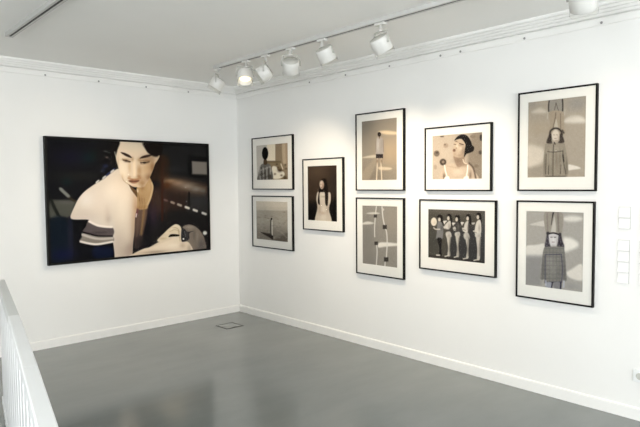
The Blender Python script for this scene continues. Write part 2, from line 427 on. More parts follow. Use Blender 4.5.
('b',(196,186,168),45,683,3748,241,66),
('b',(110,100,88),45,2551,3737,231,64),
('b',(196,186,168),45,4337,4134,222,63),
('b',(110,100,88),45,-8,2082,244,66),
('b',(196,186,168),45,1858,3359,235,65),
('b',(110,100,88),45,3708,1843,225,63),
('b',(196,186,168),45,5418,3879,217,62),
('b',(110,100,88),45,1142,3527,239,65),
('b',(196,186,168),45,2997,3234,229,64),
('b',(110,100,88),45,4770,3358,221,63),
('b',(196,186,168),45,402,4255,243,66),
('b',(110,100,88),45,2329,1991,233,64),
('b',(196,186,168),45,4103,3364,224,63),
('b',(110,100,88),45,5860,2007,214,61),
('b',(196,186,168),45,1641,1278,236,64),
('b',(110,100,88),45,3415,3908,227,64),
('b',(196,186,168),45,5178,3739,219,62),
('b',(110,100,88),45,857,4357,240,65),
('b',(196,186,168),45,2770,1815,231,64),
('b',(110,100,88),45,4533,2903,221,63),
('b',(196,186,168),45,196,1486,243,65),
('b',(110,100,88),45,2039,3446,234,64),
('b',(196,186,168),45,3869,2591,224,63),
('b',(110,100,88),45,5617,2171,216,61),
('b',(196,186,168),45,1352,2417,238,64),
('b',(110,100,88),45,3184,2813,228,63),
('b',(196,186,168),45,4937,3598,220,62),
('b',(110,100,88),45,644,1927,241,65),
('b',(196,186,168),45,2477,3582,231,64),
('b',(110,100,88),45,4295,2446,222,62),
('b',(196,186,168),45,-88,1987,245,65),
('b',(110,100,88),45,1815,1690,235,64),
('b',(196,186,168),45,3633,1814,226,63),
('b',(110,100,88),45,5373,2336,217,61),
('b',(196,186,168),45,1061,3564,240,65),
('b',(110,100,88),45,2951,1713,230,64),
('b',(196,186,168),45,4695,3456,221,63),
('b',(110,100,88),45,356,2754,243,65),
('b',(196,186,168),45,2248,2154,233,64),
('b',(110,100,88),45,4055,1986,224,63),
('b',(196,186,168),45,5784,2225,215,62),
('b',(110,100,88),45,1521,3151,237,65),
('b',(196,186,168),45,3333,4198,228,64),
('b',(110,100,88),45,5128,2501,218,62),
('b',(196,186,168),45,842,1465,240,65),
('b',(110,100,88),45,2652,3795,232,64),
('n',9,2)]),'C':((1.3328,1.7773,1.2126,1.7892),(62,46,33),[('b',(88,68,50),70,1415,588,1990,1075),
('b',(40,32,28),70,4034,1983,842,1790),
('p',(14,10,9),100,630,1,[(-254,4164),(1600,3970),(1573,6131),(-283,6216)]),
('p',(14,10,9),100,605,1,[(3152,4090),(4654,3465),(4630,5990),(3130,6059)]),
('p',(206,190,168),100,77,1,[(1477,2863),(1795,2708),(2948,2778),(3469,2821),(3525,3631),(3234,4542),(3566,5888),(1164,5994),(1503,4434),(1333,3512)]),
('b',(232,222,204),70,2372,5023,661,765),
('b',(236,224,204),60,2282,3193,442,458),
('b',(170,146,124),60,1818,4580,314,616),
('b',(170,146,124),50,3038,4547,261,606),
('b',(188,160,136),70,2306,4949,574,245),
('b',(214,200,182),60,1607,3354,136,616),
('b',(140,120,100),40,2392,3223,529,122),
('p',(22,14,10),100,76,1,[(1942,1744),(2303,1336),(2853,1419),(3086,2129),(3162,3109),(3042,4123),(2715,3948),(2640,2810),(2287,2736),(1838,2891),(1869,4041),(1556,3817),(1704,2816)]),
('p',(206,178,152),100,91,1,[(2539,1976),(2439,2298),(2202,2432),(1966,2297),(1872,1973),(1974,1649),(2212,1518),(2446,1654)]),
('b',(236,214,190),80,2075,1852,178,244),
('b',(120,86,66),60,2383,2127,133,304),
('l',(60,40,30),70,31,46,[(1985,1912),(2119,1913)]),
('l',(90,50,44),70,30,45,[(2070,2249),(2248,2249)]),
('l',(70,50,38),60,39,62,[(1792,2968),(1735,3967)]),
('l',(66,46,36),60,46,61,[(2861,2733),(2891,3944)]),
('n',4,3)]),'D':((2.128,2.5612,1.6333,2.2003),(150,138,120),[('b',(186,160,126),90,3448,3138,1635,1576),
('b',(130,120,106),70,360,467,1385,1039),
('b',(130,116,98),60,936,5247,1943,893),
('p',(168,152,128),70,205,1,[(1811,3472),(1927,3726),(935,5544),(6,5533),(9,4931)]),
('p',(222,196,156),100,117,1,[(2092,1112),(2986,1077),(4368,1320),(4368,1517),(2985,1421)]),
('p',(208,192,166),100,90,1,[(-23,3488),(946,3319),(1812,3282),(1811,3531)]),
('p',(214,192,160),100,88,1,[(2079,4461),(2692,4435),(3723,4578),(3444,4742),(2309,4715)]),
('l',(226,206,176),100,66,44,[(1966,3537),(1964,4093),(1861,5703)]),
('l',(226,206,176),100,65,43,[(2486,3558),(2426,4107),(2517,5709)]),
('b',(120,95,72),70,1965,3873,116,234),
('b',(120,95,72),70,2485,3891,114,233),
('p',(168,158,148),100,59,1,[(1876,1781),(2128,1623),(2435,1672),(2663,1875),(2736,2672),(2658,3319),(1812,3282),(1776,2476)]),
('b',(150,138,128),60,2509,2371,152,724),
('b',(206,198,188),60,2048,2345,135,583),
('l',(120,104,90),70,36,43,[(2700,1949),(2735,3033)]),
('l',(120,104,90),70,29,44,[(1779,1892),(1755,2987)]),
('p',(54,44,42),100,44,0,[(1793,3208),(2677,3247),(2676,3623),(1791,3589)]),
('l',(120,96,78),100,72,43,[(2225,1557),(2224,1702)]),
('p',(36,26,21),100,44,1,[(2436,1383),(2374,1532),(2224,1586),(2075,1512),(2013,1354),(2076,1204),(2226,1151),(2375,1226)]),
('n',4,2)]),'E':((2.1311,2.5647,0.8185,1.3853),(148,141,129),[('b',(126,122,114),70,484,3098,1215,2308),
('b',(162,148,130),60,3643,1429,1115,1615),
('b',(128,122,114),50,881,5520,1206,922),
('p',(206,200,188),100,77,1,[(496,740),(1510,587),(2203,685),(1509,798)]),
('p',(212,206,194),100,93,1,[(-5,1710),(697,1526),(1506,1643),(900,1791),(-6,1834)]),
('p',(228,221,208),100,105,1,[(1995,3634),(2487,3419),(4388,3402),(4387,3606),(2970,3801),(2092,3957)]),
('l',(216,211,200),100,60,45,[(1811,-67),(1668,958),(1563,2123),(1580,2953)]),
('l',(216,211,200),100,61,46,[(1777,3649),(1873,4367),(1768,5738)]),
('l',(218,213,202),100,67,45,[(2498,-38),(2611,1028),(2841,1909),(3070,2489),(3125,3522),(3025,4867)]),
('l',(218,213,202),100,68,45,[(2889,5177),(2829,5781)]),
('p',(66,60,55),100,45,0,[(1469,814),(1867,801),(1866,1101),(1468,1116)]),
('p',(66,60,55),100,45,0,[(2589,1772),(3091,1749),(3090,2133),(2588,2159)]),
('p',(66,60,55),100,46,0,[(1538,3424),(1976,3394),(1975,3725),(1537,3758)]),
('p',(66,60,55),100,45,0,[(2735,4833),(3275,4785),(3274,5200),(2734,5252)]),
('p',(200,190,176),100,45,1,[(2768,311),(2734,396),(2652,433),(2570,401),(2536,318),(2570,233),(2653,196),(2735,229)]),
('n',4,3)]),'F':((2.959,3.4382,1.6324,2.0041),(190,172,150),[('p',(146,130,110),100,285,1,[(3932,-86),(4945,-12),(4975,3829),(3575,3814),(3453,1986)]),
('p',(116,100,84),100,70,1,[(714,1518),(626,1698),(413,1766),(198,1680),(109,1491),(197,1309),(412,1243),(625,1330)]),
('p',(74,62,52),100,70,1,[(1393,2271),(1298,2465),(1063,2539),(827,2450),(728,2249),(826,2054),(1061,1981),(1296,2071)]),
('p',(168,146,124),100,69,1,[(1575,876),(1507,1012),(1341,1061),(1174,994),(1105,850),(1173,713),(1340,665),(1506,732)]),
('p',(168,148,128),100,70,1,[(452,2672),(403,2813),(283,2869),(162,2807),(112,2663),(161,2521),(282,2466),(402,2528)]),
('p',(90,76,66),100,69,1,[(1149,89),(1094,127),(960,136),(825,110),(769,64),(825,25),(959,17),(1093,43)]),
('p',(56,48,44),100,66,1,[(4833,428),(4797,611),(4708,683),(4618,600),(4579,412),(4615,228),(4704,157),(4794,240)]),
('p',(84,72,62),100,65,1,[(4789,1616),(4747,1733),(4642,1778),(4536,1724),(4492,1602),(4535,1484),(4640,1440),(4745,1494)]),
('p',(136,118,100),100,66,1,[(4193,292),(4118,381),(3935,408),(3750,357),(3673,257),(3749,168),(3933,142),(4117,193)]),
('p',(130,112,94),100,66,1,[(4489,2688),(4427,2780),(4275,2814),(4123,2771),(4059,2675),(4121,2583),(4274,2549),(4426,2592)]),
('p',(140,120,102),100,60,1,[(1216,2255),(1175,2338),(1075,2370),(974,2332),(931,2246),(973,2162),(1074,2131),(1175,2170)]),
('p',(84,70,60),100,60,1,[(569,1431),(534,1500),(449,1526),(363,1493),(327,1420),(363,1351),(448,1325),(534,1359)]),
('p',(110,92,76),100,40,1,[(1329,793),(1308,834),(1258,848),(1208,828),(1187,785),(1208,744),(1258,730),(1308,750)]),
('p',(200,177,151),100,60,1,[(913,3785),(1147,2691),(1988,2399),(2447,2434),(3234,2382),(3698,2569),(4072,3057),(4315,3822)]),
('p',(156,130,106),100,78,1,[(2158,1739),(3141,1684),(3189,2313),(3512,2564),(3013,2665),(2505,2728),(2240,2231)]),
('b',(196,172,144),50,1875,3006,461,296),
('b',(228,206,178),60,2564,3120,563,293),
('b',(132,108,88),70,2559,2194,406,214),
('b',(176,148,122),60,3236,2652,331,135),
('l',(172,148,122),50,40,79,[(1524,2622),(2105,2717),(2676,2850)]),
('l',(84,66,54),80,72,77,[(3621,2452),(4006,2864),(4249,3726)]),
('b',(90,72,58),80,1174,3489,118,259),
('b',(120,98,80),70,3737,3432,131,384),
('p',(194,170,142),100,49,1,[(2255,523),(2606,302),(3056,505),(3259,921),(3207,1591),(2919,1907),(2467,1908),(2123,1757),(1983,1359),(2165,938)]),
('b',(146,122,100),80,3050,1439,223,425),
('b',(160,134,110),70,2761,1765,336,155),
('b',(232,212,184),70,2462,954,159,233),
('b',(150,126,102),60,2801,914,246,78),
('b',(160,136,112),50,2506,665,159,58),
('b',(170,144,118),60,2215,1644,137,156),
('b',(226,204,176),60,2802,1185,158,155),
('p',(30,26,25),100,39,1,[(2186,490),(2492,179),(2942,45),(3442,204),(3774,664),(3885,984),(4070,1156),(3996,1456),(3670,1593),(3363,1675),(3142,1896),(3194,1302),(3247,872),(2911,438),(2527,414)]),
('p',(120,86,66),100,49,1,[(2316,1326),(2276,1414),(2179,1446),(2082,1405),(2041,1313),(2081,1225),(2178,1192),(2275,1234)]),
('b',(168,128,104),60,2145,1396,91,49),
('l',(90,66,52),100,24,29,[(2255,553),(2460,584)]),
('l',(80,58,46),100,34,29,[(2688,772),(3058,890)]),
('l',(96,72,56),100,25,29,[(2153,800),(2348,850)]),
('b',(120,92,74),70,2383,1144,69,59),
('l',(248,240,222),100,49,40,[(1218,2544),(1338,3094),(1552,3673)]),
('l',(248,240,222),100,48,39,[(3479,2591),(3438,3138),(3309,3715)]),
('p',(246,237,218),100,50,1,[(1269,3540),(1644,3476),(1704,3794),(1234,3789)]),
('p',(246,237,218),100,49,1,[(3152,3567),(3517,3477),(3553,3814),(3131,3809)]),
('l',(226,206,178),100,44,48,[(3032,2114),(3145,2379),(3345,2462)]),
('n',4,3)]),'G':((2.9151,3.4703,0.9473,1.3714),(78,73,64),[('b',(104,97,86),80,2727,95,2646,356),
('p',(52,52,54),80,360,0,[(2037,1674),(5760,1023),(5787,4428),(2047,4081)]),
('b',(66,66,60),60,450,2867,587,1110),
('b',(84,86,86),50,5381,1040,177,1368),
('l',(44,40,36),80,50,63,[(-25,4080),(5532,4133)]),
('p',(226,213,191),100,49,1,[(886,1064),(797,1327),(579,1445),(359,1348),(267,1091),(358,826),(577,710),(795,809)]),
('b',(200,184,158),50,667,1159,175,171),
('p',(58,53,50),100,60,1,[(2174,948),(2426,938),(2513,1708),(2291,1924),(2148,1428)]),
('p',(28,24,22),100,59,1,[(2382,511),(2313,639),(2145,698),(1976,652),(1905,528),(1975,398),(2144,340),(2312,387)]),
('p',(30,27,25),100,60,1,[(2172,494),(2397,605),(2427,1152),(2231,1137)]),
('p',(206,194,174),100,48,1,[(2187,709),(2151,837),(2062,893),(1972,844),(1934,719),(1970,590),(2060,534),(2150,583)]),
('p',(204,197,184),100,48,1,[(1921,1103),(2258,921),(2289,1422),(2037,1674),(1639,1599),(1610,1479)]),
('p',(188,180,168),100,48,1,[(1811,1951),(2248,1854),(2376,2278),(1927,2426)]),
('p',(192,184,168),100,48,1,[(1926,2354),(2293,2307),(2212,3224),(2272,3880),(1989,3905),(2043,3237)]),
('l',(196,188,172),100,48,36,[(2046,3912),(1734,4012)]),
('p',(222,216,204),100,48,1,[(1436,980),(1921,935),(1751,1111),(1695,1258),(1580,1118)]),
('p',(206,198,184),100,49,1,[(1581,1432),(1895,1513),(1895,1658),(1639,1599)]),
('p',(28,24,22),100,58,1,[(3195,576),(3128,703),(2964,761),(2799,716),(2730,593),(2798,465),(2962,407),(3127,453)]),
('p',(30,27,25),100,59,1,[(2991,560),(3209,669),(3240,1209),(3049,1195)]),
('p',(206,194,174),100,47,1,[(3005,772),(2970,898),(2883,954),(2795,906),(2758,781),(2794,654),(2881,599),(2969,648)]),
('p',(66,62,60),100,59,1,[(2759,1066),(3116,1050),(3229,1728),(2805,1871),(2679,1521)]),
('p',(188,182,170),100,47,1,[(2512,1530),(2734,1399),(2818,1692),(2624,1738)]),
('p',(186,180,168),100,48,1,[(2736,1922),(3175,1826),(3177,2180),(2765,2206)]),
('p',(190,183,168),100,48,1,[(2793,2180),(3149,2158),(3072,3039),(3131,3841),(2884,3886),(2935,3168)]),
('l',(194,186,170),100,48,36,[(2939,3905),(2663,4001)]),
('p',(214,207,194),100,47,1,[(2427,1081),(2760,1090),(2594,1240),(2539,1338)]),
('p',(28,24,22),100,58,1,[(4239,467),(4174,593),(4015,650),(3855,605),(3788,484),(3854,358),(4013,301),(4172,347)]),
('p',(30,27,25),100,58,1,[(4040,451),(4252,559),(4282,1091),(4097,1076)]),
('p',(206,194,174),100,46,1,[(4055,660),(4021,784),(3937,839),(3852,791),(3816,669),(3850,544),(3935,490),(4019,538)]),
('p',(200,193,180),100,46,1,[(3711,1024),(4003,894),(4086,1449),(3823,1953),(3580,1592)]),
('p',(60,56,54),100,58,1,[(4004,1011),(4164,1096),(4194,1675),(3983,1920)]),
('p',(178,172,160),100,58,1,[(3582,1944),(3956,1828),(4144,2201),(3960,2505),(3611,2317)]),
('p',(190,183,168),100,47,1,[(3773,2424),(4066,2428),(4018,3202),(4049,3901),(3809,3946),(3911,3210)]),
('l',(196,188,172),100,47,35,[(3889,3962),(3540,4053)]),
('p',(214,207,194),100,47,1,[(3279,996),(3603,1005),(3470,1152),(3416,1272)]),
('p',(198,190,176),100,47,1,[(3417,1483),(3633,1472),(3689,1773),(3500,1737)]),
('p',(28,24,22),100,57,1,[(5185,319),(5122,442),(4968,498),(4812,454),(4747,334),(4811,210),(4965,155),(5120,200)]),
('p',(30,27,25),100,57,1,[(4992,303),(5198,410),(5227,933),(5048,918)]),
('p',(206,194,174),100,46,1,[(5007,508),(4974,631),(4892,684),(4809,637),(4774,517),(4808,394),(4889,341),(4972,388)]),
('p',(206,199,186),100,46,1,[(4764,931),(5098,733),(5204,1277),(5158,1851),(4745,1944),(4588,1723)]),
('l',(206,198,182),100,58,46,[(4509,1681),(4873,1661)]),
('p',(190,184,172),100,46,1,[(4667,1903),(5132,1807),(5134,2150),(4695,2155)]),
('p',(194,186,172),100,46,1,[(4747,2152),(5134,2127),(5115,3000),(5096,3922),(4838,3969),(4858,3136)]),
('l',(198,190,174),100,47,35,[(4915,3984),(4552,4088)]),
('p',(180,174,164),100,47,1,[(4321,996),(4635,982),(4532,1126),(4375,1133)]),
('l',(96,90,82),60,54,72,[(2265,2380),(2156,3228),(2243,3883)]),
('l',(96,90,82),60,53,71,[(3123,2325),(3018,3162),(3049,3812)]),
('l',(96,90,82),60,53,70,[(4039,2266),(3937,3091),(4021,3728)]),
('l',(96,90,82),60,52,69,[(5134,2196),(5038,3006),(5068,3637)]),
('b',(120,112,102),50,2148,1428,113,312),
('b',(120,112,102),50,3036,1384,109,308),
('b',(120,112,102),50,3980,1454,106,303),
('b',(120,112,102),50,5026,1400,103,298),
('b',(140,134,126),50,2152,2208,168,144),
('b',(216,210,198),40,1897,2127,113,120),
('b',(140,134,126),50,3067,2045,163,142),
('b',(216,210,198),40,2819,1965,110,118),
('b',(140,134,126),50,3958,2178,160,140),
('b',(216,210,198),40,3717,2100,107,117),
('b',(140,134,126),50,5005,2044,154,137),
('b',(216,210,198),40,4772,1966,103,115),
('l',(90,84,78),60,30,49,[(1724,1618),(1980,1677)]),
('l',(90,84,78),60,30,48,[(2596,1620),(2845,1678)]),
('l',(90,84,78),60,30,47,[(3499,1596),(3741,1653)]),
('l',(90,84,78),60,29,46,[(4536,1749),(4770,1805)]),
('p',(28,24,22),100,60,1,[(1478,664),(1407,795),(1234,855),(1060,808),(987,682),(1059,550),(1233,491),(1406,538)]),
('p',(30,27,25),100,60,1,[(1262,648),(1493,760),(1523,1314),(1322,1300)]),
('p',(206,194,174),100,49,1,[(1277,865),(1240,995),(1148,1053),(1055,1003),(1017,876),(1054,745),(1147,688),(1239,738)]),
('p',(30,26,24),100,49,1,[(885,637),(1102,435),(1406,497),(1464,688),(1204,674)]),
('p',(122,120,118),100,49,1,[(974,1145),(1292,1034),(1524,1459),(1526,2185),(1413,2532),(832,2521),(889,1980)]),
('l',(206,196,180),100,49,49,[(565,1605),(771,1717),(1208,1694)]),
('p',(30,27,26),100,49,1,[(920,2528),(1384,2510),(1358,3290),(1389,3957),(1128,3980),(1155,3306)]),
('l',(206,196,180),100,55,37,[(1186,3950),(866,3966)]),
('b',(80,78,76),70,1395,1587,144,242),
('n',5,2)]),'Hh':((3.8263,4.2484,1.6361,2.1978),(172,158,138),[('b',(152,146,136),90,3619,484,810,552),
('b',(158,148,134),60,276,122,459,439),
('b',(180,160,132),60,984,1933,1109,580),
('p',(204,190,170),100,175,1,[(299,724),(890,492),(1379,743),(1307,894),(668,861)]),
('p',(216,206,190),100,169,1,[(2717,1633),(3079,1372),(3768,1352),(4219,1640),(4208,1830),(3155,1782)]),
('b',(196,184,166),40,3288,1384,413,208),
('p',(152,144,131),100,43,0,[(1569,-23),(2595,23),(2651,954),(1581,863)]),
('l',(46,40,36),100,39,36,[(1613,-54),(1559,333),(1565,798)]),
('l',(46,40,36),100,42,35,[(2567,20),(2601,444),(2593,864)]),
('l',(92,84,74),100,22,29,[(2105,249),(1989,804)]),
('l',(92,84,74),100,22,29,[(2105,249),(2293,834)]),
('l',(80,72,62),100,28,28,[(1822,859),(2294,905)]),
('p',(168,150,126),100,58,1,[(1625,853),(2615,950),(2699,1857),(2759,2564),(1624,2485),(1695,1774)]),
('l',(112,96,78),100,28,35,[(2100,957),(2055,1378),(1876,2146)]),
('l',(124,108,88),100,28,35,[(2439,1060),(2468,2120)]),
('p',(192,178,156),100,43,1,[(2086,1522),(2172,1459),(2275,2176),(1986,2154)]),
('l',(196,184,164),80,36,43,[(1507,863),(1483,1327)]),
('l',(196,184,164),80,35,42,[(2762,811),(2739,1159)]),
('p',(208,195,176),100,238,1,[(-69,3270),(840,3351),(1263,3652),(1224,4365),(612,4752),(-52,4796)]),
('p',(150,140,124),50,159,0,[(-51,4876),(1261,4755),(1272,5612),(-43,5593)]),
('p',(222,212,196),100,60,1,[(3034,4747),(3499,4821),(3943,5019),(3355,5117),(3017,5124)]),
('p',(150,138,118),100,38,1,[(1464,3137),(2648,3175),(2819,3441),(2983,4353),(3073,5336),(2939,5454),(2895,5597),(1384,5575),(1221,5377),(1217,4443),(1323,3361)]),
('b',(170,158,138),60,2036,3552,465,306),
('l',(72,64,56),85,30,30,[(1970,3243),(1946,4391),(1946,5545)]),
('l',(72,64,56),85,31,31,[(1527,3742),(1977,3794),(2618,3748)]),
('l',(72,64,56),85,31,31,[(1426,3908),(1397,5381)]),
('l',(72,64,56),85,30,30,[(2656,3735),(2680,4342),(2893,5408)]),
('l',(72,64,56),85,31,31,[(1620,4766),(1605,5400)]),
('l',(72,64,56),85,30,30,[(2532,4732),(2495,5386)]),
('l',(72,64,56),85,32,32,[(1392,5551),(2872,5574)]),
('l',(40,35,32),100,42,38,[(2660,4038),(2728,4495)]),
('b',(128,116,98),50,2282,4480,308,458),
('b',(112,102,88),60,1340,4680,96,700),
('b',(104,94,80),60,2938,4880,91,605),
('b',(166,154,134),50,1692,4228,205,463),
('b',(118,108,92),50,1806,5080,110,385),
('b',(176,164,146),50,2598,5022,76,381),
('l',(176,166,148),30,19,46,[(1442,3290),(1480,4374)]),
('l',(104,94,82),30,20,47,[(1589,3583),(1628,4789)]),
('l',(176,166,148),30,20,47,[(1730,3490),(1776,5202)]),
('l',(104,94,82),30,19,46,[(1870,3398),(1911,4690)]),
('l',(176,166,148),30,19,46,[(2015,3689),(2057,5101)]),
('l',(104,94,82),30,19,46,[(2154,3596),(2191,4591)]),
('l',(176,166,148),30,19,46,[(2292,3504),(2336,5001)]),
('l',(104,94,82),30,19,45,[(2429,3413),(2467,4494)]),
('l',(176,166,148),30,19,45,[(2571,3701),(2611,4901)]),
('l',(104,94,82),30,19,45,[(2707,3609),(2754,5307)]),
('p',(58,48,42),100,62,1,[(1431,3058),(1522,2755),(1676,2442),(1835,2576),(1809,2927),(1843,3128),(1599,3145)]),
('p',(58,48,42),100,60,1,[(2738,3105),(2657,2768),(2485,2484),(2380,2628),(2400,2948),(2310,3125),(2571,3171)]),
('l',(50,42,38),100,58,54,[(1678,2534),(1721,2261),(1907,2107),(2125,2078),(2342,2155),(2514,2350),(2579,2596)]),
('l',(50,42,38),80,53,53,[(2597,2265),(2698,2454)]),
('b',(120,106,92),60,1526,2986,55,47),
('b',(120,106,92),60,1650,2840,55,46),
('b',(120,106,92),60,1701,3074,55,46),
('b',(120,106,92),60,2600,3036,53,45),
('b',(120,106,92),60,2521,2865,54,45),
('b',(120,106,92),60,2647,3145,54,45),
('b',(120,106,92),60,1585,2682,55,46),
('b',(120,106,92),60,2610,2674,54,45),
('p',(216,201,180),100,53,1,[(2387,2629),(2308,2913),(2107,3021),(1901,2888),(1812,2590),(1893,2303),(2096,2197),(2300,2333)]),
('b',(176,156,132),60,2320,2730,92,259),
('b',(150,128,106),60,2137,2962,140,61),
('l',(120,100,82),100,19,22,[(1960,2539),(2038,2559)]),
('l',(120,100,82),100,19,23,[(2163,2552),(2240,2573)]),
('l',(140,110,90),100,19,23,[(2026,2803),(2166,2812)]),
('p',(230,222,204),100,23,1,[(2178,3712),(2170,3733),(2148,3741),(2126,3731),(2116,3709),(2125,3688),(2147,3680),(2169,3690)]),
('l',(60,52,46),100,39,31,[(2015,3107),(2078,3218)]),
('n',4,3)]),'I':((3.8205,4.2451,0.8179,1.3814),(166,161,152),[('p',(198,192,182),100,60,1,[(268,1010),(975,771),(1443,692),(1448,1080),(749,1062)]),
('p',(216,211,200),100,153,1,[(4161,424),(3968,580),(3490,662),(3001,620),(2795,478),(2997,319),(3483,239),(3963,283)]),
('p',(224,219,208),100,186,1,[(2823,1921),(3332,1838),(3859,2121),(3829,2461),(3135,2813),(2836,2838)]),
('p',(212,207,197),100,90,1,[(-12,2709),(843,2510),(1488,2419),(1499,3315),(-2,3523)]),
('p',(140,138,136),80,189,0,[(-80,3376),(1297,3256),(1167,5519),(-54,5672)]),
('p',(218,211,198),100,105,1,[(3094,4389),(3445,4097),(4178,3652),(4253,4777),(3381,4716)]),
('b',(148,146,142),60,3463,5304,581,224),
('p',(150,142,130),100,43,1,[(1449,5),(2709,-5),(2743,1374),(2472,1584),(1739,1627),(1481,1349)]),
('p',(190,184,172),100,57,1,[(2094,578),(2179,358),(2289,1471),(1922,1492)]),
('p',(40,37,38),100,29,1,[(2027,1),(2130,-2),(2020,508),(1952,946),(1922,947),(1961,511)]),
('l',(112,104,94),70,58,58,[(2415,61),(2470,1425)]),
('l',(120,112,100),70,36,58,[(1608,160),(1661,1398)]),
('p',(62,56,64),100,66,1,[(1635,1633),(1799,1681),(1790,2120),(1885,2609),(1468,2611),(1536,2137),(1578,1841)]),
('p',(52,46,54),100,65,1,[(2458,1642),(2631,1574),(2752,2019),(2903,2531),(2413,2569),(2435,2076)]),
('p',(54,50,54),100,58,1,[(1798,1594),(1764,1689),(1681,1732),(1596,1699),(1560,1608),(1593,1513),(1677,1470),(1762,1503)]),
('p',(54,50,54),100,57,1,[(2689,1614),(2661,1697),(2590,1735),(2518,1705),(2487,1626),(2516,1543),(2587,1505),(2658,1534)]),
('b',(132,126,140),60,1568,2281,53,66),
('b',(132,126,140),60,1669,1982,52,65),
('b',(132,126,140),60,1616,2512,52,66),
('b',(132,126,140),60,1748,2342,52,65),
('b',(132,126,140),60,2548,1852,51,65),
('b',(132,126,140),60,2654,2169,50,65),
('b',(132,126,140),60,2787,2411,50,65),
('b',(132,126,140),60,2527,2430,51,65),
('b',(132,126,140),60,2594,2008,50,64),
('p',(206,202,200),100,58,1,[(1798,1623),(2414,1587),(2448,1931),(2394,2259),(2252,2537),(1973,2559),(1822,2300),(1773,1975)]),
('b',(168,160,158),60,2363,2081,72,361),
('b',(160,150,148),70,2120,2497,175,101),
('b',(150,144,142),50,1978,1831,133,58),
('b',(150,144,142),50,2228,1815,117,58),
('b',(228,224,222),60,2099,2026,59,174),
('l',(70,62,66),100,22,22,[(1890,1880),(2023,1871)]),
('l',(70,62,66),100,22,22,[(2148,1863),(2280,1855)]),
('l',(130,100,98),100,22,22,[(2006,2221),(2189,2209)]),
('l',(40,36,40),100,58,36,[(1739,1627),(2107,1547),(2473,1627)]),
('p',(128,125,116),100,38,1,[(1386,2771),(1643,2597),(2791,2510),(2920,2665),(2988,3259),(3060,4078),(3102,4944),(2923,4981),(2818,4933),(2781,4484),(2775,5135),(2182,5238),(1529,5287),(1504,4626),(1446,5019),(1177,5066),(1201,4427),(1270,3568)]),
('m',38,1,[(1386,2771),(1643,2597),(2791,2510),(2920,2665),(2988,3259),(3060,4078),(3102,4944),(2923,4981),(2818,4933),(2781,4484),(2775,5135),(2182,5238),(1529,5287),(1504,4626),(1446,5019),(1177,5066),(1201,4427),(1270,3568)]),
('b',(96,92,88),70,1358,4255,78,696),
('b',(92,88,88),70,2943,4240,89,677),
('b',(158,156,150),50,1851,3591,232,382),
('b',(104,100,96),50,2478,4442,197,606),
('l',(100,98,96),60,35,46,[(1052,2735),(3128,2604)]),
('l',(100,98,96),60,35,46,[(1056,3060),(3132,2917)]),
('l',(100,98,96),60,35,47,[(1060,3385),(3137,3231)]),
('l',(100,98,96),60,35,46,[(1064,3711),(3141,3545)]),
('l',(100,98,96),60,35,46,[(1068,4037),(3146,3859)]),
('l',(100,98,96),60,35,46,[(1073,4363),(3151,4173)]),
('l',(100,98,96),60,35,46,[(1077,4689),(3155,4487)]),
('l',(100,98,96),60,35,47,[(1081,5015),(3160,4802)]),
('l',(100,98,96),60,35,47,[(1085,5342),(3164,5117)]),
('l',(104,102,104),60,31,47,[(1290,2716),(1324,5344)]),
('l',(104,102,104),60,30,46,[(1558,2696),(1592,5311)]),
('l',(104,102,104),60,31,46,[(1823,2675),(1858,5278)]),
('l',(104,102,104),60,30,45,[(2086,2655),(2121,5245)]),
('l',(104,102,104),60,30,45,[(2346,2635),(2381,5213)]),
('l',(104,102,104),60,30,45,[(2604,2615),(2640,5181)]),
('l',(104,102,104),60,30,45,[(2859,2595),(2896,5150)]),
('l',(104,102,104),60,30,45,[(3113,2575),(3149,5119)]),
('b',(150,148,140),40,2091,4179,458,610),
('x',),
('l',(62,60,84),85,31,39,[(1495,3277),(1513,5320)]),
('l',(62,60,84),85,30,37,[(2717,3133),(2791,4106),(2760,5091)]),
('l',(62,60,84),85,30,38,[(1520,5258),(2760,5091)]),
('l',(62,60,84),85,30,38,[(1494,3201),(2723,3072)]),
('p',(150,152,162),100,38,1,[(1576,5282),(1997,5230),(1971,5609),(1580,5606)]),
('p',(130,128,130),100,38,1,[(2182,5207),(2639,5151),(2661,5619),(2187,5604)]),
('l',(34,32,50),100,46,38,[(2074,5213),(2017,5603)]),
('l',(34,32,56),100,53,38,[(2700,5136),(2691,5592)]),
('l',(186,190,206),80,46,46,[(1574,5143),(1578,5467)]),
('l',(186,190,206),70,52,45,[(2924,4996),(2900,5451)]),
('n',4,3)])}
DAY_X, DAY_Y = 132, 112
SPOT_W = [36, 12, 38, 60, 60, 42, 14]
EXPO = 0.24

def catmull(pts, closed=True, n=5):
    P = np.array(pts, float); N = len(P); out = []
    rng = range(N) if closed else range(N-1)
    for i in rng:
        if closed: p0, p1, p2, p3 = P[(i-1) % N], P[i], P[(i+1) % N], P[(i+2) % N]
        else: p0, p1, p2, p3 = P[max(i-1, 0)], P[i], P[i+1], P[min(i+2, N-1)]
        for k in range(n):
            t = k/n
            out.append(.5*((2*p1)+(-p0+p2)*t+(2*p0-5*p1+4*p2-p3)*t*t+(-p0+3*p1-3*p2+p3)*t**3))
    if not closed: out.append(P[-1])
    return np.array(out)
def seg_dist(U, V, pts, closed):
    d = np.full(U.shape, 1e9); n = len(pts); inside = np.zeros(U.shape, bool)
    for i in range(n if closed else n-1):
        a = pts[i]; b = pts[(i+1) % n]; e = b-a; L = max((e**2).sum(), 1e-9)
        t = np.clip(((U-a[0])*e[0]+(V-a[1])*e[1])/L, 0, 1)
        d = np.minimum(d, np.hypot(U-a[0]-t*e[0], V-a[1]-t*e[1]))
        if closed and a[1] != b[1]:
            c = ((a[1] > V) != (b[1] > V)) & (U < (b[0]-a[0])*(V-a[1])/(b[1]-a[1])+a[0])
            inside ^= c
    return np.where(inside, -d, d) if closed else d
def sstep(x): x = np.clip(x, 0, 1); return x*x*(3-2*x)

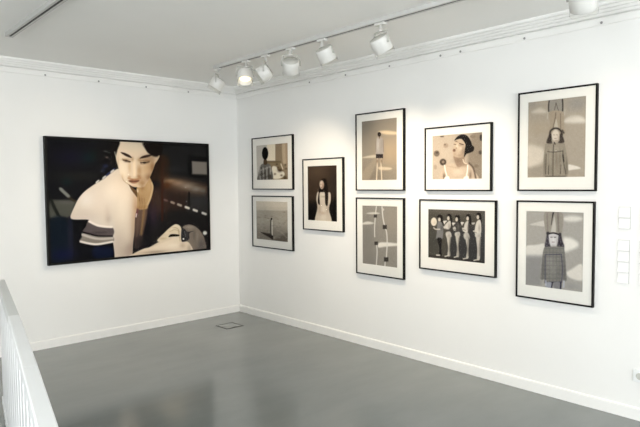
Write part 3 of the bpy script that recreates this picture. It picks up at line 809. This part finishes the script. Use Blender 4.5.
def paint(name, cell):
    (s0, s1, z0, z1), bg, ops = ART[name]
    w, h = s1-s0, z1-z0
    nx, ny = int(w/cell), int(h/cell)
    U, V = np.meshgrid((np.arange(nx+1))/nx*w*1e4, (np.arange(ny+1))/ny*h*1e4)
    img = np.ones(U.shape+(3,))*np.array(bg, float); mask = None
    rs = np.random.RandomState(7)
    def over(col, al):
        nonlocal img
        if mask is not None: al = al*mask
        img = img*(1-al[..., None])+np.array(col, float)*al[..., None]
    def polymask(pts, soft, smooth):
        P = catmull(pts) if smooth else np.array(pts, float)
        return sstep(.5-seg_dist(U, V, P, True)/(2*max(soft, 1)))
    for o in ops:
        if o[0] == 'p': over(o[1], polymask(o[5], o[3], o[4])*o[2]/100)
        elif o[0] == 'm': mask = polymask(o[3], o[1], o[2])
        elif o[0] == 'x': mask = None
        elif o[0] == 'b':
            _, col, a, x, y, rx, ry = o
            over(col, np.exp(-(((U-x)/rx)**2+((V-y)/ry)**2)*1.1)*a/100)
        elif o[0] == 'l':
            _, col, a, hw, soft, pts = o
            P = catmull(pts, False) if len(pts) > 2 else np.array(pts, float)
            over(col, sstep(.5-(seg_dist(U, V, P, False)-hw)/(2*max(soft, 1)))*a/100)
        elif o[0] == 'n':
            g = rs.randn(ny//o[2]+2, nx//o[2]+2)
            g = np.kron(g, np.ones((o[2], o[2])))[:ny+1, :nx+1]
            f = rs.randn(ny+1, nx+1)*.5+g*.7
            img = img+f[..., None]*o[1]*.6
    if name != 'P0':   # right-wall prints lose some colour to offset the warm spotlight tint
        g = img.mean(-1, keepdims=True); img = g+(img-g)*.8
    img = np.clip(img*.965, 0, 255)/255
    lin = np.where(img <= .04045, img/12.92, ((img+.055)/1.055)**2.4)
    return (w, h, nx, ny, lin)

def print_sheet(name, art, cell, x0, z0, y, parent):
    w, h, nx, ny, lin = paint(art, cell)
    xs = x0+np.arange(nx+1)/nx*w; zs = z0+h-np.arange(ny+1)/ny*h
    X, Z = np.meshgrid(xs, zs)
    co = np.stack([X, np.full(X.shape, y), Z], -1).reshape(-1, 3)
    idx = np.arange((nx+1)*(ny+1)).reshape(ny+1, nx+1)
    f = np.stack([idx[:-1, :-1], idx[1:, :-1], idx[1:, 1:], idx[:-1, 1:]], -1).reshape(-1, 4)
    me = bpy.data.meshes.new(name)
    me.vertices.add(len(co)); me.vertices.foreach_set('co', co.ravel())
    me.loops.add(f.size); me.loops.foreach_set('vertex_index', f.ravel())
    me.polygons.add(len(f)); me.polygons.foreach_set('loop_start', np.arange(len(f))*4)
    me.polygons.foreach_set('loop_total', np.full(len(f), 4))
    me.update(calc_edges=True)
    a = me.color_attributes.new('ink', 'FLOAT_COLOR', 'POINT')
    rgba = np.concatenate([lin, np.ones(lin.shape[:2]+(1,))], -1)
    a.data.foreach_set('color', rgba.ravel())
    me.materials.append(M_PRINT)
    o = bpy.data.objects.new(name, me); C.objects.link(o); o.parent = parent
    return o

def picture_frame(label, group, wall, s0, s1, z0, z1, art, bw, depth, cell, matted=True):
    """local axes: x to the viewer's right, -y out of the wall, z up; origin at the foot of the frame on the wall"""
    sc = (s0+s1)/2; w = s1-s0; h = z1-z0
    if wall == 'left': t = thing('framed_photograph', label, 'framed photograph', (sc, 0, z0), 0, group)
    else: t = thing('framed_photograph', label, 'framed photograph', (0, -sc, z0), -math.pi/2, group)
    bm = bmesh.new()
    # moulding: four mitred bars, an L section with a small front bevel
    prof = [(0, -.001), (0, -depth+.0015), (.0015, -depth), (bw-.002, -depth), (bw, -depth+.002), (bw, -.001)]
    rings = []
    for dx, y in prof:
        rings.append([bm.verts.new(p) for p in [(-w/2+dx, y, dx), (w/2-dx, y, dx), (w/2-dx, y, h-dx), (-w/2+dx, y, h-dx)]])
    for a, b in zip(rings, rings[1:]+rings[:1]):
        for i in range(4): bm.faces.new((a[i], a[(i+1) % 4], b[(i+1) % 4], b[i]))
    bmesh.ops.recalc_face_normals(bm, faces=bm.faces)
    obj('frame', bm, M_BLACK, t)
    (r0, r1, q0, q1) = ART[art][0]
    px0 = r0-sc; pz0 = q0-z0; pw = r1-r0; ph = q1-q0
    py = -.017 if matted else -.036
    bm = bmesh.new(); box(bm, -w/2+bw, w/2-bw, py+.001, -.002, bw, h-bw); obj('backing_board', bm, M_BOARD, t)
    print_sheet('print', art, cell, px0, pz0, py, t)
    if matted:
        bm = bmesh.new(); y0, y1 = -.0176, -.0206
        o = [(-w/2+bw, bw), (w/2-bw, bw), (w/2-bw, h-bw), (-w/2+bw, h-bw)]
        k = .0022
        i1 = [(px0, pz0), (px0+pw, pz0), (px0+pw, pz0+ph), (px0, pz0+ph)]
        i2 = [(px0-k, pz0-k), (px0+pw+k, pz0-k), (px0+pw+k, pz0+ph+k), (px0-k, pz0+ph+k)]
        loops = [[bm.verts.new((x, y, z)) for x, z in L] for L, y in ((o, y0), (o, y1), (i2, y1), (i1, y0))]
        for a, b in zip(loops, loops[1:]+loops[:1]):
            for i in range(4): bm.faces.new((a[i], a[(i+1) % 4], b[(i+1) % 4], b[i]))
        bmesh.ops.recalc_face_normals(bm, faces=bm.faces)
        obj('mat_board', bm, M_MATB, t)
    yg = -.024 if matted else -.040
    bm = bmesh.new(); vs = [bm.verts.new(p) for p in [(-w/2+bw, yg, bw), (w/2-bw, yg, bw), (w/2-bw, yg, h-bw), (-w/2+bw, yg, h-bw)]]
    bm.faces.new(vs); obj('glass_pane', bm, M_GLASS, t)
    return t

# ------------------------------------------------------------------ the room
H = 2.783; XW = -7.2; YW = -9.6; T = .12
bm = bmesh.new(); box(bm, XW-T, T, YW-T, T, -T, 0); struct('floor', bm, M_FLOOR)
bm = bmesh.new(); box(bm, XW-T, T, YW-T, T, H, H+T); struct('ceiling', bm, M_CEIL)
bm = bmesh.new(); box(bm, XW-T, 0, 0, T, 0, H); struct('wall_left', bm, M_WALL)
bm = bmesh.new(); box(bm, 0, T, YW-T, T, 0, H); struct('wall_right', bm, M_WALL)
def wall_with_openings(name, axis, pos, a0, a1, ops):
    bm = bmesh.new()
    def b(u0, u1, z0, z1):
        if u1-u0 < 1e-4: return
        if axis == 'x': box(bm, pos-T, pos, u0, u1, z0, z1)
        else: box(bm, u0, u1, pos-T, pos, z0, z1)
    cur = a0
    for (u0, u1, z0, z1) in ops:
        b(cur, u0, 0, H); b(u0, u1, 0, z0); b(u0, u1, z1, H); cur = u1
    b(cur, a1, 0, H); struct(name, bm, M_WALL)
WOPS = [(-8.9, -7.3, .7, 2.45), (-6.7, -5.1, .7, 2.45)]
BOPS = [(-6.3, -4.6, .7, 2.45), (-3.2, -1.5, .7, 2.45)]
wall_with_openings('wall_window_side', 'x', XW, YW, 0, WOPS)
wall_with_openings('wall_back', 'y', YW, XW, 0, BOPS)
wn = 0
for axis, pos, L in (('x', XW, WOPS), ('y', YW, BOPS)):
    for (u0, u1, z0, z1) in L:
        wn += 1; bm = bmesh.new(); f = .05; um = (u0+u1)/2
        parts = [(u0, u0+f, z0, z1), (u1-f, u1, z0, z1), (u0+f, u1-f, z0, z0+f), (u0+f, u1-f, z1-f, z1), (um-.025, um+.025, z0+f, z1-f)]
        for a, b_, c, d in parts:
            if axis == 'x': box(bm, pos-.09, pos-.04, a, b_, c, d)
            else: box(bm, a, b_, pos-.09, pos-.04, c, d)
        fr = struct('window_%d' % wn, bm, M_TRIM)
        bm = bmesh.new()
        if axis == 'x': q = [(pos-.065, u0+f, z0+f), (pos-.065, u1-f, z0+f), (pos-.065, u1-f, z1-f), (pos-.065, u0+f, z1-f)]
        else: q = [(u0+f, pos-.065, z0+f), (u1-f, pos-.065, z0+f), (u1-f, pos-.065, z1-f), (u0+f, pos-.065, z1-f)]
        bm.faces.new([bm.verts.new(p) for p in q]); obj('window_pane', bm, M_WGLASS, fr)
        # daylight arriving through the opening
        ld = bpy.data.lights.new('daylight', 'AREA'); ld.shape = 'RECTANGLE'; ld.size = u1-u0; ld.size_y = z1-z0
        ld.energy = DAY_X if axis == 'x' else DAY_Y; ld.color = (.955, .982, 1.0)
        lo = bpy.data.objects.new('daylight', ld); C.objects.link(lo)
        lo.location = (pos-.14, um, (z0+z1)/2) if axis == 'x' else (um, pos-.14, (z0+z1)/2)
        d = Vector((1, 0, .10)) if axis == 'x' else Vector((0, 1, .10))
        lo.rotation_euler = d.to_track_quat('-Z', 'Z').to_euler()

# sky outside
w = bpy.data.worlds.new('sky'); S.world = w; w.use_nodes = True
bg = w.node_tree.nodes['Background']; bg.inputs[0].default_value = (.86, .93, 1, 1); bg.inputs[1].default_value = 1.0

# baseboards: swept along the two walls, small chamfer on top
def sweep(name, prof, ends):
    """prof: (k, z) section out from the wall, ends: which wall"""
    bm = bmesh.new()
    def pt(k, z, e):
        if ends == 'left': return (XW, -k, z) if e == 0 else (-k, -k, z)
        if ends == 'right': return (-k, -k, z) if e == 0 else (-k, YW, z)
    A = [bm.verts.new(pt(k, z, 0)) for k, z in prof]; B = [bm.verts.new(pt(k, z, 1)) for k, z in prof]
    n = len(prof)
    for i in range(n): bm.faces.new((A[i], A[(i+1) % n], B[(i+1) % n], B[i]))
    bm.faces.new(A); bm.faces.new(B)
    bmesh.ops.recalc_face_normals(bm, faces=bm.faces)
    return struct(name, bm, M_TRIM)
bp = [(0, 0), (.015, 0), (.015, .074), (.011, .082), (.004, .084), (0, .085)]
sweep('baseboard_left', bp, 'left'); sweep('baseboard_right', bp, 'right')
# reeded cornice
cp = [(0, 2.664), (.003, 2.664), (.008, 2.670), (.012, 2.700), (.013, 2.708), (.006, 2.711), (.006, 2.718), (.037, 2.7165)]
n = 4
for i in range(n):
    a = (.037+.110*i/n, 2.717+.060*i/n); b = (.037+.110*(i+1)/n, 2.717+.060*(i+1)/n)
    for t in (.05, .25, .5, .75, .95):
        bulge = .0105*math.sin(math.pi*t)
        cp.append((a[0]+(b[0]-a[0])*t+bulge*.45, a[1]+(b[1]-a[1])*t-bulge*.9))
    cp.append((b[0]-.001, b[1]+.004))
cp += [(.147, 2.783), (0, 2.783)]
sweep('trim_1', cp, 'left'); sweep('trim_2', cp, 'right')

# small dark screws along the foot of the cornice
def screw(pos, d, label, group):
    bm = bmesh.new(); q = Vector(d).to_track_quat('Z', 'Y').to_matrix().to_4x4()
    lathe(bm, [(.0, 0), (.0035, 0), (.0035, .004), (.0085, .005), (.009, .008), (.006, .0105), (0, .011)], 14, Matrix.Translation(Vector(pos)) @ q)
    tag(obj('screw', bm, M_DARK), label, 'screw', group)
def ordinal(i, n): return ['first', 'second', 'third', 'fourth', 'fifth', 'sixth', 'seventh'][i]
for i, x in enumerate((-2.245, -1.725, -1.204, -.684)):
    screw((x, -.012, 2.678), (0, -1, 0), 'small dark screw in the cornice above the big portrait, %s from the left' % ordinal(i, 4), 'screws in the cornice of the left wall')
for i, y in enumerate((-1.375, -1.91, -2.476, -3.037, -3.233, -3.79, -4.344)):
    screw((-.012, y, 2.680), (-1, 0, 0), 'small dark screw in the cornice of the long right wall, %s from the corner' % ordinal(i, 7), 'screws in the cornice of the right wall')

# ------------------------------------------------------------------ pictures
picture_frame('large black-framed portrait of a bare-shouldered woman looking down, alone on the left wall', None, 'left', -2.281, -.442, .820, 2.088, 'P0', .022, .05, .0042, False)
G = 'small black-framed photographs on the right wall'
PICS = [
 ('A', .338, 1.094, 1.539, 2.153, 'framed photograph of a round dark head from behind, upper one nearest the corner'),
 ('B', .325, 1.083, .851, 1.467, 'framed photograph of a tiny figure on a pale plain, nearest the corner, lower'),
 ('C', 1.257, 1.875, 1.107, 1.869, 'framed photograph of a long-haired woman in white dress against dark brown'),
 ('D', 2.051, 2.651, 1.532, 2.278, 'tall framed photograph of a standing figure in shirt and dark shorts, hazy sky'),
 ('E', 2.051, 2.649, .714, 1.465, 'tall framed photograph of thin pale poles with small dark boxes, cloudy sky'),
 ('F', 2.880, 3.527, 1.531, 2.079, 'framed photograph of a woman tilting her face before flowered wallpaper'),
 ('G', 2.822, 3.571, .840, 1.458, 'wide framed photograph of five people lined up in profile, one holding a pale disc'),
 ('Hh', 3.749, 4.328, 1.534, 2.275, 'framed photograph of a figure in beige hooded coat, upper of the rightmost pair'),
 ('I', 3.744, 4.322, .718, 1.462, 'framed photograph of a figure in grey plaid coat, lower of the rightmost pair'),
]
for a, s0, s1, z0, z1, lab in PICS:
    picture_frame(lab, G, 'right', s0, s1, z0, z1, a, .0115, .03, .0036)

# ------------------------------------------------------------------ title cards beside the pictures
def card(y, z, size, label, group, tilt):
    t = thing('title_card', label, 'label card', (0, y, z), -math.pi/2, group)
    bm = bmesh.new(); s = size/2
    # thin board, foot standing slightly off the wall, lower edge curled a little
    n = 6; th = .0018
    fr = []; bk = []
    for j in range(n+1):
        v = j/n; out = .0015+tilt*(1-v)**2
        fr.append([bm.verts.new((x, -out-th, -s+v*size)) for x in (-s, s)]); bk.append([bm.verts.new((x, -out, -s+v*size)) for x in (-s, s)])
    for j in range(n):
        bm.faces.new((fr[j][0], fr[j][1], fr[j+1][1], fr[j+1][0])); bm.faces.new((bk[j][1], bk[j][0], bk[j+1][0], bk[j+1][1]))
        for q in (0, 1): bm.faces.new((fr[j][q], fr[j+1][q], bk[j+1][q], bk[j][q]))
    for L in (0, n): bm.faces.new((fr[L][0], fr[L][1], bk[L][1], bk[L][0]))
    bmesh.ops.recalc_face_normals(bm, faces=bm.faces)
    obj('card', bm, M_CARD, t)
    bm = bmesh.new(); o = .0022
    for (a, b, c, d) in ((-s-o, s+o, -s-o, -s), (-s-o, s+o, s, s+o), (-s-o, -s, -s, s), (s, s+o, -s, s)): box(bm, a, b, -.0012, -.0001, c, d)
    obj('card_border', bm, M_CARDG, t)
cs = .070
for i, z in enumerate((1.392, 1.318)):
    card(-4.508, z, cs, 'white title card beside the rightmost frames, %s of the upper two' % ('top' if i == 0 else 'bottom'), 'title cards in the left column', .007)
    card(-4.640, z, cs, 'white title card at the right edge, %s of the upper two' % ('top' if i == 0 else 'bottom'), 'title cards in the right column', .006)
for i, z in enumerate((1.168, 1.095, 1.022, .949)):
    n_ = ('topmost', 'second', 'third', 'lowest')[i]
    card(-4.506, z, cs, 'white title card beside the lower right frame, %s of the lower four' % n_, 'title cards in the left column', .008)
    card(-4.640, z, cs, 'white title card at the right edge, %s of the lower four' % n_, 'title cards in the right column', .006)

# wall socket low on the right wall
t = thing('wall_socket', 'white square wall socket low on the right wall at the right edge', 'socket', (0, -4.624, .300), -math.pi/2)
bm = bmesh.new(); box(bm, -.042, .042, -.010, -.0005, -.042, .042, .003); obj('cover_plate', bm, M_PLATE, t)
bm = bmesh.new(); lathe(bm, [(.0, .001), (.019, .001), (.0195, .0035), (.0225, .0035), (.0225, 0), (0, 0)], 28, Matrix.Translation((0, -.0102, 0)) @ Matrix.Rotation(R(90), 4, 'X')); obj('socket_well', bm, M_LAMPC, t)

# floor box near the corner
t = thing('floor_box', 'small square floor outlet box with dark seam near the room corner', 'floor box', (-.516, -.536, 0), 0)
bm = bmesh.new()
a, b = .112, .099
for (x0, x1, y0, y1) in ((-a, a, -a, -b), (-a, a, b, a), (-a, -b, -b, b), (b, a, -b, b)): box(bm, x0, x1, y0, y1, .0002, .003)
obj('rim', bm, M_SEAM, t)
bm = bmesh.new(); box(bm, -b+.002, b-.002, -b+.002, b-.002, .0002, .002); obj('lid', bm, M_FLOOR, t)
bm = bmesh.new(); box(bm, -.03, .03, -b+.006, -b+.022, .0021, .0032, .0005); obj('lid_handle', bm, M_SEAM, t)

# ------------------------------------------------------------------ lighting tracks and spotlights
def track(label, x0, y0, y1):
    t = thing('lighting_track', label, 'lighting track', (x0, y0, H), 0)
    L = y1-y0
    bm = bmesh.new(); hw, hh, sl = .027, .031, .009
    for (a, b, c, d) in ((-hw, -sl, -hh, -.0005), (sl, hw, -hh, -.0005), (-sl, sl, -.012, -.0005)): box(bm, a, b, min(0, L), max(0, L), c, d)
    obj('rail_body', bm, M_TRACK, t)
    bm = bmesh.new(); box(bm, -sl+.0004, sl-.0004, min(0, L)+.01, max(0, L)-.01, -.0295, -.0125); obj('conductor_slot', bm, M_SLOT, t)
    bm = bmesh.new(); box(bm, -hw-.001, hw+.001, .0, .012, -hh-.001, -.0005, .002); obj('end_cap', bm, M_TRACK, t)
    return t
track('long white lighting track on the ceiling carrying the spotlights along the right wall', -.955, -1.03, -6.2)
track('white lighting track on the ceiling at the upper left, without spotlights in view', -2.815, -1.03, -6.2)

def spotlight(y, target, label, power, cen=None, roll=0):
    top = Vector((-.955, y, H-.0325))
    t = thing('track_spotlight', label, 'spotlight', top, 0, 'white spotlights on the ceiling track')
    c = Vector(cen)-top if cen else Vector((0, 0, -.155))
    d = (Vector(target)-(top+c)).normalized()
    bm = bmesh.new(); box(bm, -.018, .018, -.045, .045, -.018, 0, .003); obj('track_adapter', bm, M_LAMP, t)
    bm = bmesh.new(); lathe(bm, [(0, -.014), (.012, -.014), (.012, -.050), (.018, -.052), (.018, -.062), (0, -.062)], 20); obj('stem', bm, M_LAMP, t, True)
    # yoke: from the stem's foot to the pivots at the sides of the drum
    side = d.cross(Vector((0, 0, 1))); side = side.normalized() if side.length > .05 else Vector((0, 1, 0))
    foot = Vector((0, 0, -.060)); bm = bmesh.new(); pts = []
    for s in (-1, 1):
        p = c+side*(.078*s)
        mid = Vector((p.x*.85+foot.x*.15, p.y*.85+foot.y*.15, foot.z-.004))
        tube(bm, [foot, (foot+mid)/2+Vector((0, 0, .001)), mid, (mid*.3+p*.7)+side*.003*s, p], .0065, 8)
    obj('yoke', bm, M_LAMPC, t, True)
    q = Matrix.Translation(c) @ d.to_track_quat('Z', 'Y').to_matrix().to_4x4()
    bm = bmesh.new()
    lathe(bm, [(.040, -.055), (.066, -.050), (.071, -.044), (.072, -.030), (.072, .050), (.069, .053), (.065, .050), (.058, .018), (.040, .0), (.0, -.002)], 36, q)
    body = obj('lamp_body', bm, M_LAMP, t, True)
    bm = bmesh.new(); lathe(bm, [(0, -.060), (.034, -.060), (.040, -.058), (.043, -.0545), (.064, -.0515), (.066, -.0495), (0, -.0495)], 36, q)
    obj('back_cap', bm, M_LAMPC, body, True)
    bm = bmesh.new(); lathe(bm, [(.0, .004), (.030, .006), (.050, .016), (.052, .020), (.040, .024), (0, .028)], 32, q); obj('bulb', bm, M_BULB, body, True)
    bm = bmesh.new(); lathe(bm, [(.0730, .052), (.0730, .082)], 36, q)
    obj('glass_collar', bm, M_LGLASS, t, True)
    ld = bpy.data.lights.new('spot_beam', 'SPOT'); ld.energy = power; ld.spot_size = R(84); ld.spot_blend = 1
    ld.shadow_soft_size = .045; ld.color = (1, .83, .62)
    lo = bpy.data.objects.new('spot_beam', ld); C.objects.link(lo); lo.parent = t
    lo.location = c+d*.062; lo.rotation_euler = d.to_track_quat('-Z', 'Y').to_euler()
SP = [
 (-1.055, (-1.9, -.2, .45), 'white track spotlight at the corner end of the track, turned to the left wall', (-.965, -1.059, 2.600)),
 (-1.536, (-1.75, -2.55, .3), 'white track spotlight whose glowing opening faces into the room, second from the corner', (-.985, -1.560, 2.598)),
 (-1.832, (-2.7, -.1, 1.0), 'white track spotlight turned to the left wall, just right of the glowing one', (-.965, -1.828, 2.594)),
 (-2.177, (-.0, -1.1, .95), 'white track spotlight pointing steeply down at the corner pictures, fourth from the corner', (-.955, -2.181, 2.600)),
 (-2.566, (0, -2.6, 1.25), 'white track spotlight tilted to the right wall, fifth from the corner', (-.945, -2.599, 2.629)),
 (-3.178, (0, -3.3, 1.25), 'large-looking white track spotlight tilted to the right wall, sixth from the corner', (-.945, -3.173, 2.602)),
 (-4.50, (0, -4.3, 1.5), 'white track spotlight cut off by the top edge, last in view', (-.950, -4.600, 2.575)),
]
for i, (y, tg, lab, cen) in enumerate(SP): spotlight(y, tg, lab, SPOT_W[i], cen)

# ------------------------------------------------------------------ the balustrade at the lower left
t = thing('balustrade', 'white wooden stair balustrade with flat handrail at the lower left corner', 'railing', (-3.0, -1.476, 0), 0)
O = Vector((-3.0, -1.476, 0))
edge = [Vector((-3.019, -1.476, 0)), Vector((-3.269, -2.76, 0)), Vector((-3.461, -3.697, 0)), Vector((-3.60, -4.36, 0)), Vector((-3.77, -5.17, 0))]
def nrm(i):
    d = (edge[min(i+1, 4)]-edge[max(i-1, 0)]).normalized(); return Vector((d.y, -d.x, 0)) if d.y < 0 else Vector((-d.y, d.x, 0))
W_ = .052
def rail_piece(i, j, top, m, hgt=.045, gap=.0015, inset=0, name='handrail'):
    bm = bmesh.new(); rings = []
    for q, k in enumerate((i, j)):
        d = (edge[j]-edge[i]).normalized(); n = Vector((d.y, -d.x, 0))  # points to the stair side
        p = edge[k]+d*(gap if q == 0 else -gap)-O
        n = Vector((-abs(n.x), n.y if n.x < 0 else -n.y, 0))
        sec = [(inset, top-.004), (inset+.004, top), (W_-inset-.004, top), (W_-inset, top-.004), (W_-inset, top-hgt), (inset, top-hgt)]
        rings.append([bm.verts.new(p+n*a+Vector((0, 0, z))) for a, z in sec])
    for k in range(6): bm.faces.new((rings[0][k], rings[0][(k+1) % 6], rings[1][(k+1) % 6], rings[1][k]))
    bm.faces.new(rings[0]); bm.faces.new(rings[1]); bmesh.ops.recalc_face_normals(bm, faces=bm.faces)
    return obj(name, bm, m, t)
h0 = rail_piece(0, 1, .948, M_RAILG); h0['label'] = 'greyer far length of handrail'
rail_piece(1, 2, .95, M_RAIL); rail_piece(2, 4, .95, M_RAIL)
for i, j in ((0, 1), (1, 2), (2, 4)):
    rail_piece(i, j, .12, M_RAIL, .05, .0, .008, 'bottom_rail')
for i, j in ((0, 1), (1, 2), (2, 4)):
    a, b = edge[i], edge[j]; L = (b-a).length; d = (b-a).normalized(); n = Vector((d.y, -d.x, 0)); n = Vector((-abs(n.x), n.y if n.x < 0 else -n.y, 0))
    m_ = max(1, round(L/.20))
    for k in range(m_):
        c = a+d*(L*(k+.5)/m_)+n*(W_/2)-O
        bm = bmesh.new(); box(bm, -.065, .065, -.013, .013, .0, .903, .003)
        ang = math.atan2(d.y, d.x)
        bmesh.ops.rotate(bm, verts=bm.verts, cent=(0, 0, 0), matrix=Matrix.Rotation(ang, 3, 'Z')); bmesh.ops.translate(bm, verts=bm.verts, vec=c)
        obj('baluster', bm, M_RAIL, t)

# ------------------------------------------------------------------ camera
yaw, pit, rol = 0.8195647, -0.0521584, -0.0082503
fw = Vector((math.cos(yaw)*math.cos(pit), math.sin(yaw)*math.cos(pit), math.sin(pit)))
r = Vector((math.sin(yaw), -math.cos(yaw), 0)); u = r.cross(fw)
r2 = r*math.cos(rol)+u*math.sin(rol); u2 = -r*math.sin(rol)+u*math.cos(rol)
cd = bpy.data.cameras.new('camera'); cam = bpy.data.objects.new('camera', cd); C.objects.link(cam)
cam.matrix_world = Matrix(((r2.x, u2.x, -fw.x, -4.09027), (r2.y, u2.y, -fw.y, -5.88319), (r2.z, u2.z, -fw.z, 1.6), (0, 0, 0, 1)))
cd.sensor_width = 36; cd.lens = 565.05*36/640; cd.clip_start = .05
S.camera = cam
S.view_settings.view_transform = 'Standard'; S.view_settings.look = 'None'; S.view_settings.exposure = EXPO; S.view_settings.gamma = 1
S.view_settings.use_curve_mapping = False
